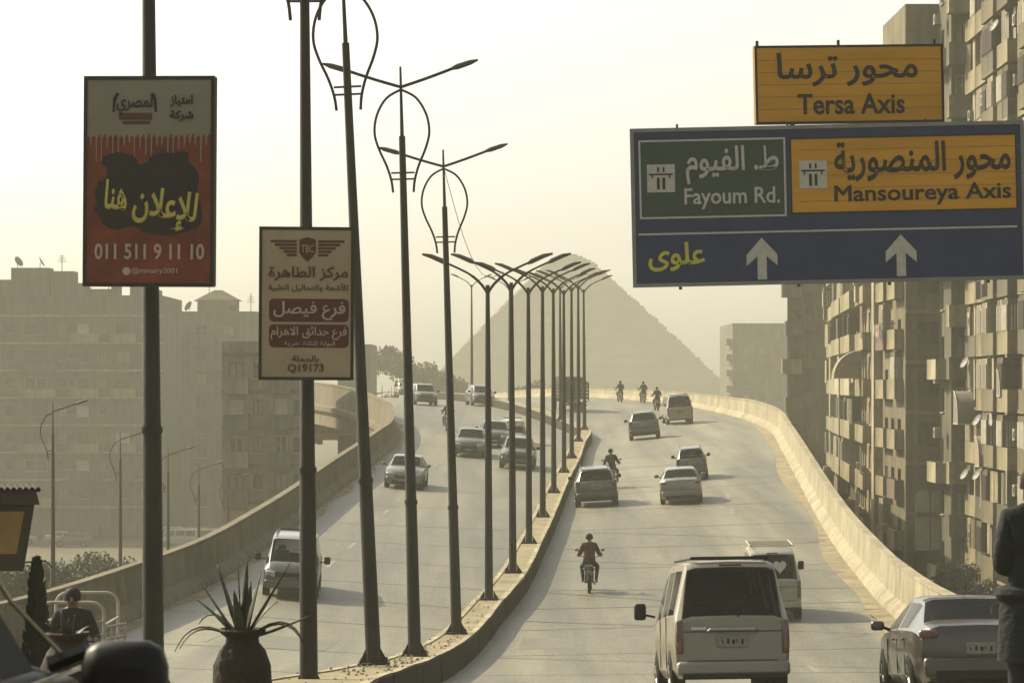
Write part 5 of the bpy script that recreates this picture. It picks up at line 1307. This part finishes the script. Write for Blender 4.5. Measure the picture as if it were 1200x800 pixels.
for nm_, (pr, _) in vproto.items():          # the prototypes themselves become parked cars on the ground behind
    pass
# parked cars far down at left
G3 = 'cars parked on the ground before the hazy blocks'
spots = [('sedan', -52.5, 'paint_white'), ('suv', -46.5, 'paint_grey'), ('van', -40.5, 'paint_cream'), ('rackvan', -34.6, 'paint_white')]
extra = [('sedan', -57.8, 'paint_silver'), ('suv', -63, 'paint_white'), ('sedan', -29, 'paint_dark'), ('sedan', -25, 'paint_silver')]
LB = ['white sedan', 'grey hatchback', 'cream minibus', 'white van', 'silver sedan', 'white hatchback', 'dark sedan', 'silver sedan']
for k, (kd, x, pt) in enumerate(spots + extra):
    o = vproto[kd][0] if k < 4 else copy_tree(vproto[kd][0])
    if pt != vproto[kd][1]:
        repaint(o, vproto[kd][1], pt)
    o.location = (x, 384 - (k % 2) * 6, -17.98); o.rotation_euler = (0, 0, R(90 if k % 2 else -90)); o.scale = (1, 1, 1)
    tag(o, 'parked %s on the ground before the hazy blocks, %s' % (LB[k], ['below the long block', 'right of the red board pole', 'beside another van', 'rightmost of the vans', 'second from the left', 'leftmost', 'near the low block', 'rightmost of all'][k]), pr['category'] if False else ('van' if 'van' in kd else 'car'), G3)

# truck
def truck():
    t = thing('truck', 'dark covered truck behind the far median posts on the right carriageway', 'truck')
    m = MB(); m.box((0, 2.4, 1.9), (2.2, 4.6, .12)); m.build('bed_floor', 'plastic_black', t)
    m = MB()
    for z in (1.3, 1.62, 1.94, 2.26, 2.58):
        for x in (-1.1, 1.1): m.box((x, 2.4, z), (.05, 4.6, .24))
        m.box((0, .1, z), (2.2, .05, .24))
    m.build('side_boards', 'paint_dark', t)
    m = MB()
    for x in (-1.1, 0, 1.1): m.box((x, .06, 1.9), (.08, .1, 1.7))
    m.build('board_posts', 'plastic_black', t)
    m = MB(); m.box((0, 2.4, 2.9), (2.1, 4.4, .5), taper=.85); m.build('tarpaulin', 'jacket_dark', t, bevel=.08)
    m = MB(); m.box((0, 5.7, 1.75), (2.0, 1.7, 1.9), taper=.93); m.build('cab', 'paint_cream', t, bevel=.08)
    m = MB()
    for x in (-.45, .45): m.box((x, 2.9, .85), (.14, 6.6, .2))
    m.build('chassis', 'plastic_black', t)
    for x in (-1.0, 1.0):
        for y in (1.2, 5.5): wheel(t, x, y, .45, .3)
    for x in (-1, 1): rbox(t, 'tail_light', 'red_lens', (x * .9, .0, .95), (.25, .08, .12), .02)
    rbox(t, 'rear_bumper', 'plastic_black', (0, .0, .65), (2.0, .1, .12), .02); rbox(t, 'number_plate', 'plate', (0, -.03, .9), (.4, .02, .15), .005)
    return t
tk = truck(); set_on_road(tk, 673, 482.5, 'R', s_=(.95, .95, .8)); tk['group'] = GR

# ------------------------------------------------------------------ people and motorbikes
def figure(joints, edges, label, mats, classify, name='person', sub=1):
    """one continuous skinned body; joints {name: (x,y,z,r)}"""
    names = list(joints); me = bpy.data.meshes.new('body'); me.from_pydata([joints[n][:3] for n in names], [(names.index(a), names.index(b)) for a, b in edges], [])
    tmp = bpy.data.objects.new('tmp', me); COL.objects.link(tmp)
    sk = tmp.modifiers.new('skin', 'SKIN'); sk.use_smooth_shade = True
    for i, n in enumerate(names):
        v = me.skin_vertices[0].data[i]; r_ = joints[n][3]; v.radius = r_ if isinstance(r_, tuple) else (r_, r_); v.use_root = (i == 0)
    ss = tmp.modifiers.new('sub', 'SUBSURF'); ss.levels = sub + 1; ss.render_levels = sub + 1
    dg = bpy.context.evaluated_depsgraph_get(); out = bpy.data.meshes.new_from_object(tmp.evaluated_get(dg)); bpy.data.objects.remove(tmp)
    out.materials.clear()
    for m_ in mats: out.materials.append(MAT[m_])
    for p in out.polygons: p.material_index = classify(p.center); p.use_smooth = True
    t = thing(name, label, 'person'); o = link('body', out, t); o.data.name = 'body'
    return t
def head_details(t, hx, hy, hz, facing, r_=.1, helmet=False):
    """hair cap, ears, nose, eyes and mouth on a head centred at hx,hy,hz; facing = +1 or -1 along y"""
    m = MB(); m.lathe([(.105, -.05), (.112, .0), (.108, .05), (.085, .09), (.045, .118), (.005, .125)], 16, (hx, hy - facing * .012, hz + .012)); m.build('hair', 'hair', t, smooth=True, sharp=80)
    m = MB(); f = facing
    m.add([(hx - .018, hy + f * .095, hz + .02), (hx + .018, hy + f * .095, hz + .02), (hx + .022, hy + f * .1, hz - .035), (hx - .022, hy + f * .1, hz - .035), (hx, hy + f * .135, hz - .03)], [(0, 1, 4), (1, 2, 4), (2, 3, 4), (3, 0, 4)])
    m.build('nose', 'skin', t, smooth=True)
    for s_ in (-1, 1):
        m = MB(); m.lathe([(.004, -.03), (.018, -.02), (.02, .01), (.012, .03), (.003, .034)], 8, (hx + s_ * .1, hy, hz - .01)); m.build('ear', 'skin', t, smooth=True)
        m = MB(); m.lathe([(.004, -.012), (.013, 0), (.004, .012)], 8, (hx + s_ * .036, hy + f * .093, hz + .01)); m.build('eye', 'hair', t)
    m = MB(); m.box((hx, hy + f * .1, hz - .062), (.05, .01, .012)); m.build('mouth', 'jacket_brown', t)
def hand(t, c, d, curl_axis=Vector((0, 0, -1)), s_=1.0, side=1):
    """palm with four bent fingers and a thumb, c = wrist, d = pointing direction"""
    c = Vector(c); d = Vector(d).normalized(); u = d.cross(curl_axis).normalized() * side; m = MB()
    m.tube([c, c + d * .03, c + d * .085], [.026, .036, .036], 8)
    for k, (o_, ln) in enumerate(((-.028, .070), (-.010, .078), (.010, .073), (.027, .058))):
        b = c + d * .08 + u * o_; m.tube([b, b + d * ln * .45 + curl_axis * .008, b + d * ln * .7 + curl_axis * .035, b + d * ln * .6 + curl_axis * .06], [.010, .0095, .0085, .006], 6)
    b = c + d * .035 - u * .028; m.tube([b, b - u * .025 + d * .025, b - u * .02 + d * .055 + curl_axis * .02], [.012, .011, .007], 6)
    m.build('hand', 'skin', t, smooth=True)
def rider_joints(lean=.12, spread=.30):
    J = {'pelvis': (0, 0, .86, (.16, .13)), 'waist': (0, .04, 1.02, (.17, .13)), 'chest': (0, .04 + lean, 1.24, (.21, .14)), 'uchest': (0, .05 + lean, 1.38, (.17, .12)), 'neck': (0, .08 + lean, 1.47, .06), 'head': (0, .11 + lean, 1.57, (.085, .095)), 'crown': (0, .11 + lean, 1.66, (.075, .085))}
    E_ = [('pelvis', 'waist'), ('waist', 'chest'), ('chest', 'uchest'), ('uchest', 'neck'), ('neck', 'head'), ('head', 'crown')]
    for s_, n in ((-1, 'l'), (1, 'r')):
        J['sh' + n] = (s_ * .18, .05 + lean, 1.38, .085); J['el' + n] = (s_ * spread, .10 + lean, 1.10, .068); J['wr' + n] = (s_ * .34, .52, 1.08, .04)
        J['hip' + n] = (s_ * .12, .03, .83, .1); J['kn' + n] = (s_ * .24, .44, .72, .075); J['an' + n] = (s_ * .2, .22, .33, .05); J['toe' + n] = (s_ * .21, .38, .28, .042)
        E_ += [('uchest', 'sh' + n), ('sh' + n, 'el' + n), ('el' + n, 'wr' + n), ('pelvis', 'hip' + n), ('hip' + n, 'kn' + n), ('kn' + n, 'an' + n), ('an' + n, 'toe' + n)]
    return J, E_
def cls_rider(c):
    if c.z > 1.47: return 1
    if c.z < .36: return 3
    if c.z < .92 and (c.y > -.2): return 2
    return 0
J, E_ = rider_joints()
rp = figure(J, E_, '', ['jacket_brown', 'skin', 'trousers', 'shoe'], cls_rider)
head_details(rp, 0, .23, 1.60, 1)
for s_ in (-1, 1): hand(rp, (s_ * .34, .50, 1.08), (s_ * .1, 1, -.05), side=s_)
def motorbike():
    t = thing('motorbike', '', 'motorbike')
    for nm, y in (('rear', -.38), ('front', .88)):
        m = MB(); n = 20
        pr = [(.30, -.05), (.285, -.06), (.24, -.045), (.24, .045), (.285, .06), (.30, .05), (.30, -.05)]
        b = len(m.v)
        for r_, o in pr:
            for j in range(n): a = 2 * math.pi * j / n; m.v.append((o * .75, y + r_ * math.cos(a), .3 + r_ * math.sin(a)))
        for i in range(len(pr) - 1):
            for j in range(n): m.f.append((i * n + j, i * n + (j + 1) % n, (i + 1) * n + (j + 1) % n, (i + 1) * n + j)); m.m.append(0)
        wh = m.build('wheel', 'rubber', t, smooth=True)
        m = MB()
        for k in range(9): a = k * .698; m.tube([(0, y, .3), (0, y + .25 * math.cos(a), .3 + .25 * math.sin(a))], .006, 4)
        m.tube([(-.06, y, .3), (.06, y, .3)], .04, 8); m.build('spokes', 'chrome', wh)
        m = MB(); pts = [(0, y + .35 * math.cos(a), .3 + .35 * math.sin(a)) for a in [R(20 + 14 * q) for q in range(11)]]; m.tube(pts, .045, 6); m.build('mudguard', 'plastic_black', t)
    m = MB()
    for x in (-.09, .09): m.tube([(x, .88, .3), (x, .72, .72), (x, .62, 1.0)], .02, 6); m.tube([(x * 1.3, -.38, .3), (x * 1.3, -.2, .74)], .022, 6); m.tube([(x, .6, .9), (x, .1, .62), (x, -.5, .74)], .02, 6)
    m.tube([(0, .55, .8), (0, .35, .35), (0, -.1, .3)], .03, 6); m.build('frame', 'plastic_black', t)
    m = MB(); m.box((0, .16, .42), (.24, .34, .3)); m.tube([(.14, .2, .3), (.16, -.2, .26), (.17, -.62, .34)], [.03, .035, .045], 8); m.build('engine', 'rim', t, bevel=.03)
    m = MB(); m.tube([(0, -.02, .76), (0, .1, .84), (0, .3, .88), (0, .48, .82)], [.08, .14, .15, .08], 12); m.build('fuel_tank', 'poster_red', t, smooth=True)
    m = MB(); m.box((0, -.25, .80), (.27, .62, .1)); m.build('seat', 'seat_cloth', t, bevel=.035)
    m = MB(); m.tube([(-.38, .52, 1.05), (-.25, .58, 1.05), (-.1, .62, .98), (.1, .62, .98), (.25, .58, 1.05), (.38, .52, 1.05)], .014, 6); m.build('handlebar', 'plastic_black', t)
    for x in (-1, 1):
        m = MB(); m.tube([(x * .28, .57, 1.05), (x * .38, .54, 1.22)], .007, 5); o = m.build('mirror_stalk', 'plastic_black', t); rbox(o, 'mirror', 'chrome', (x * .40, .54, 1.25), (.12, .03, .08), .02)
        rbox(t, 'indicator', 'amber_lens', (x * .15, -.56, .74), (.07, .06, .05), .02)
        m = MB(); m.tube([(x * .08, .12, .3), (x * .26, .12, .3)], .015, 6); m.build('foot_peg', 'plastic_black', t)
    rbox(t, 'tail_light', 'red_lens', (0, -.60, .76), (.13, .06, .08), .02); rbox(t, 'number_plate', 'plate', (0, -.62, .62), (.2, .015, .14), .005)
    m = MB(); m.lathe([(.02, -.08), (.08, -.05), (.095, 0), (.08, .05), (.02, .08)], 12, (0, .74, .92)); m.build('headlight', 'clear_lens', t, smooth=True)
    m = MB()
    m.tube([(-.12, -.5, .8), (-.12, -.72, .84), (.12, -.72, .84), (.12, -.5, .8)], .012, 6); m.build('luggage_rack', 'chrome', t)
    return t
bp_ = motorbike()
RS = [(691, 693, 'R', 'jacket_brown', 'red brown jacket riding away alone in the open lane', 1.0, False),
      (727, 471, 'R', 'jacket_black', 'dark jacket, leftmost of the three at the crest', .98, False),
      (754, 472, 'R', 'jacket_dark', 'dark jacket, middle of the three at the crest', .98, False),
      (770, 481, 'R', 'jacket_black', 'black jacket, nearest of the three at the crest', 1.0, False),
      (719, 572, 'R', 'jacket_dark', 'dark jacket just ahead of the dark hatchback', 1.05, False),
      (523, 504, 'L', 'jacket_black', 'black jacket coming down the left carriageway behind a lamp post', 1.0, True)]
for k, (px, py, sd_, jm, lab, sc, tw) in enumerate(RS):
    b_ = bp_ if k == 0 else copy_tree(bp_); r_ = rp if k == 0 else copy_tree(rp)
    set_on_road(b_, px, py, sd_, tw, s_=sc); r_.location = b_.location.copy(); r_.rotation_euler = b_.rotation_euler.copy(); r_.scale = b_.scale.copy()
    # seat the figure: bottom of pelvis on the saddle
    up = b_.rotation_euler.to_matrix() @ Vector((0, -.12, .05)); r_.location = b_.location + up * sc
    tag(b_, 'motorbike under the person in %s' % lab, 'motorbike', 'motorbikes on the flyover'); tag(r_, 'person in %s' % lab, 'person', 'motorbike riders')
    if jm != 'jacket_brown': repaint(r_, 'jacket_brown', jm)
# the mouth used jacket_brown as well: harmless

# standing person at the right edge
px0_, Dp = 1215, 24.0
q = P(px0_, 600, Dp); gz = road_z(q.x, Dp); zo = q.z - 1.49   # shoulder height 1.49 above the feet
Jp = {'pelvis': (0, 0, .95, (.19, .15)), 'waist': (0, 0, 1.10, (.20, .15)), 'chest': (0, 0, 1.30, (.235, .16)), 'uchest': (0, .0, 1.44, (.2, .14)), 'neck': (0, .02, 1.55, .07), 'head': (0, .04, 1.66, (.085, .1)), 'crown': (0, .04, 1.76, (.078, .09))}
Ep = [('pelvis', 'waist'), ('waist', 'chest'), ('chest', 'uchest'), ('uchest', 'neck'), ('neck', 'head'), ('head', 'crown')]
for s_, n in ((-1, 'l'), (1, 'r')):
    Jp['sh' + n] = (s_ * .19, 0, 1.445, .095); Jp['el' + n] = (s_ * .255, -.03, 1.10, .078); Jp['wr' + n] = (s_ * .08, .24, 1.08, .048)
    Jp['hip' + n] = (s_ * .11, 0, .90, .13); Jp['kn' + n] = (s_ * .13, .03, .5, .085); Jp['an' + n] = (s_ * .14, -.02, .09, .055); Jp['toe' + n] = (s_ * .16, .15, .05, .045)
    Ep += [('uchest', 'sh' + n), ('sh' + n, 'el' + n), ('el' + n, 'wr' + n), ('pelvis', 'hip' + n), ('hip' + n, 'kn' + n), ('kn' + n, 'an' + n), ('an' + n, 'toe' + n)]
pe = figure(Jp, Ep, 'person in a dark bulky jacket with a ribbed waistband standing at the right edge', ['jacket_dark', 'skin', 'trousers', 'shoe'], lambda c: 1 if (c.z > 1.56 or (c.z < .92 and abs(c.x) > .2 and c.z > .7)) else (3 if c.z < .12 else (2 if c.z < .93 else 0)), sub=2)
pe.location = (q.x, Dp, zo)
head_details(pe, 0, .04, 1.69, 1)
for s_ in (-1, 1): hand(pe, (s_ * .08, .25, 1.08), (-s_, .3, 0), Vector((0, 0, -1)), side=s_)
m = MB()     # jacket hem, a padded roll round the waist
def ell(z, rx, ry, n=28): return [(rx * math.cos(2 * math.pi * k / n), ry * math.sin(2 * math.pi * k / n), z) for k in range(n)]
def ringloft(mb, rs, n=28):
    b = len(mb.v)
    for r_ in rs: mb.v += r_
    for i in range(len(rs) - 1):
        for j in range(n): mb.f.append((b + i * n + j, b + i * n + (j + 1) % n, b + (i + 1) * n + (j + 1) % n, b + (i + 1) * n + j)); mb.m.append(0)
ringloft(m, [ell(z, .255 + a, .19 + a) for z, a in ((.98, -.03), (.955, .03), (.92, .042), (.885, .03), (.86, .0), (.855, -.03))]); m.build('waistband', 'jacket_dark', pe, smooth=True)
m = MB(); ringloft(m, [ell(z, .25 + a, .19 + a) for z, a in ((.93, .0), (.8, .015), (.62, .025), (.45, .03), (.44, -.05))]); m.build('coat_skirt', 'jacket_dark', pe, smooth=True)
m = MB(); ringloft(m, [ell(z, .075 + a, .08 + a) for z, a in ((1.49, .05), (1.53, .025), (1.565, .015), (1.57, .0))]); m.build('collar', 'jacket_dark', pe, smooth=True)
m = MB(); m.box((0, -.1, 1.545), (.14, .012, .03)); m.build('collar_trim', 'cloth_white', pe)
# what he stands on
m = MB(); m.box((0, 0, (zo - gz) / 2 - .15), (1.6, 1.6, zo - gz + .3)); o = m.build('concrete_block', 'concrete', loc=(q.x, Dp, gz), bevel=.03); tag(o, 'concrete block under the feet of the person at the right edge', 'concrete block')

# cargo tricycle with its driver at the left
tp = P(100, 748, 44); tz = road_z(-5.9, 46)
tr = thing('cargo_tricycle', 'cargo tricycle with arched tubular rails at the lower left behind the black mirror', 'tricycle', (P(100, 700, 45).x, 45, road_z(P(100, 700, 45).x, 45)))
m = MB(); m.box((0, .2, .62), (1.15, 1.6, .08)); m.build('cargo_bed', 'paint_dark', tr)
def arch(y, w_, z0, z1, r_=.022):
    m = MB(); rad = .16; pts = [(-w_, y, z0), (-w_, y, z1 - rad)] + [(-w_ + rad - rad * math.cos(a), y, z1 - rad + rad * math.sin(a)) for a in (.4, .8, 1.2, 1.57)] + [(w_ - rad + rad * math.sin(a), y, z1 - rad + rad * math.cos(a)) for a in (0, .4, .8, 1.2, 1.57)] + [(w_, y, z0)]
    m.tube(pts, r_, 8); return m
Zt = -P(0, 702, 45).z; ztop = P(0, 702, 45).z - tr.location.z
arch(-.6, .42, .62, ztop).build('rail_arch', 'frame_pale', tr, smooth=True, loc=(-.1, 0, 0))
arch(1.0, .42, .62, ztop + .03).build('rail_arch', 'frame_pale', tr, smooth=True, loc=(-.1, 0, 0))
m = MB()
for z in (ztop - .25, ztop - .42): m.tube([(-.5, -.6, z), (.32, -.6, z)], .015, 6)
for x in (-.52, .32): m.tube([(x, -.6, ztop - .3), (x, 1.0, ztop - .3)], .018, 6)
m.build('cross_rail', 'frame_pale', tr)
m = MB()
for x in (.40, .58): m.tube([(x, -.5, .62), (x, -.5, ztop - .32)], .018, 6)
for z in (ztop - .3, ztop - .46): m.tube([(.33, -.5, z - .03), (.6, -.5, z + .02)], .02, 6)
m.build('side_rack', 'frame_pale', tr)
m = MB(); m.box((0, -1.5, .7), (.3, .8, .25)); m.tube([(0, -1.6, .8), (0, -2.0, 1.0), (0, -2.2, .35)], .03, 6); m.tube([(-.35, -1.85, 1.05), (.35, -1.85, 1.05)], .015, 6); m.build('front_frame', 'plastic_black', tr)
m = MB(); m.box((0, -1.0, .86), (.5, .5, .12)); m.build('saddle', 'seat_cloth', tr, bevel=.03)
for x in (-.55, .55): wheel(tr, x, .3, .3, .12)
m = MB(); m.lathe([(.06, -.28), (.06, .28)], 4, (0, -2.2, .3)); 
lathe_m = MB(); lathe_x(lathe_m, [(.1, -.06), (.29, -.06), (.3, 0), (.29, .06), (.1, .06)], 0, -2.2, .3, 1); lathe_m.build('wheel', 'rubber', tr, smooth=True)
dr = copy_tree(rp); repaint(dr, 'jacket_brown', 'jacket_black'); hp = P(83, 690, 43.5)
dr.location = (hp.x, 43.9, hp.z - 1.72); dr.rotation_euler = (0, 0, R(180)); tag(dr, 'person in black driving the cargo tricycle at the lower left', 'person'); 
if 'group' in dr: del dr['group']

# loose cable hanging from the third hooped post
a = P(521, 200, 83.5); b = P(590, 318, 97)
m = MB(); m.tube([a.lerp(b, k / 10) + Vector((0, 0, -1.1 * math.sin(math.pi * k / 10))) for k in range(11)], .008, 4)
tag(m.build('cable', 'plastic_black'), 'thin loose cable drooping from the last hooped lamp post to the first curved arm post', 'cable')

# rubbish and gravel on the median
m = MB(); rr = random.Random(4)
for k in range(500):
    i = rr.randrange(im, im + 40); p = MLc[i].lerp(MRc[i], rr.uniform(.05, .95)); s_ = rr.uniform(.02, .06); m.box((p.x, p.y + rr.uniform(-1, 1), p.z + KHf(p.y) - .02 + s_ * .3), (s_, s_ * rr.uniform(.6, 1.4), s_ * .7), rr.uniform(0, 3), taper=.6)
tag(m.build('gravel', 'kerb'), 'small stones scattered on the median', kind='stuff')

# ------------------------------------------------------------------ haze
HZ = bpy.data.materials.new('haze_air'); HZ.use_nodes = True; n = HZ.node_tree; n.nodes.clear()
o_ = n.nodes.new('ShaderNodeOutputMaterial'); pv = n.nodes.new('ShaderNodeVolumePrincipled')
pv.inputs['Color'].default_value = (0.67, 0.66, 0.55, 1); pv.inputs['Density'].default_value = 0.0005; pv.inputs['Anisotropy'].default_value = 0.2
n.links.new(pv.outputs[0], o_.inputs['Volume'])
m = MB(); m.box((0, 665, 14), (1420, 1470, 66)); hz = m.build('haze', HZ); tag(hz, 'warm dusty air over the whole view', kind='stuff')
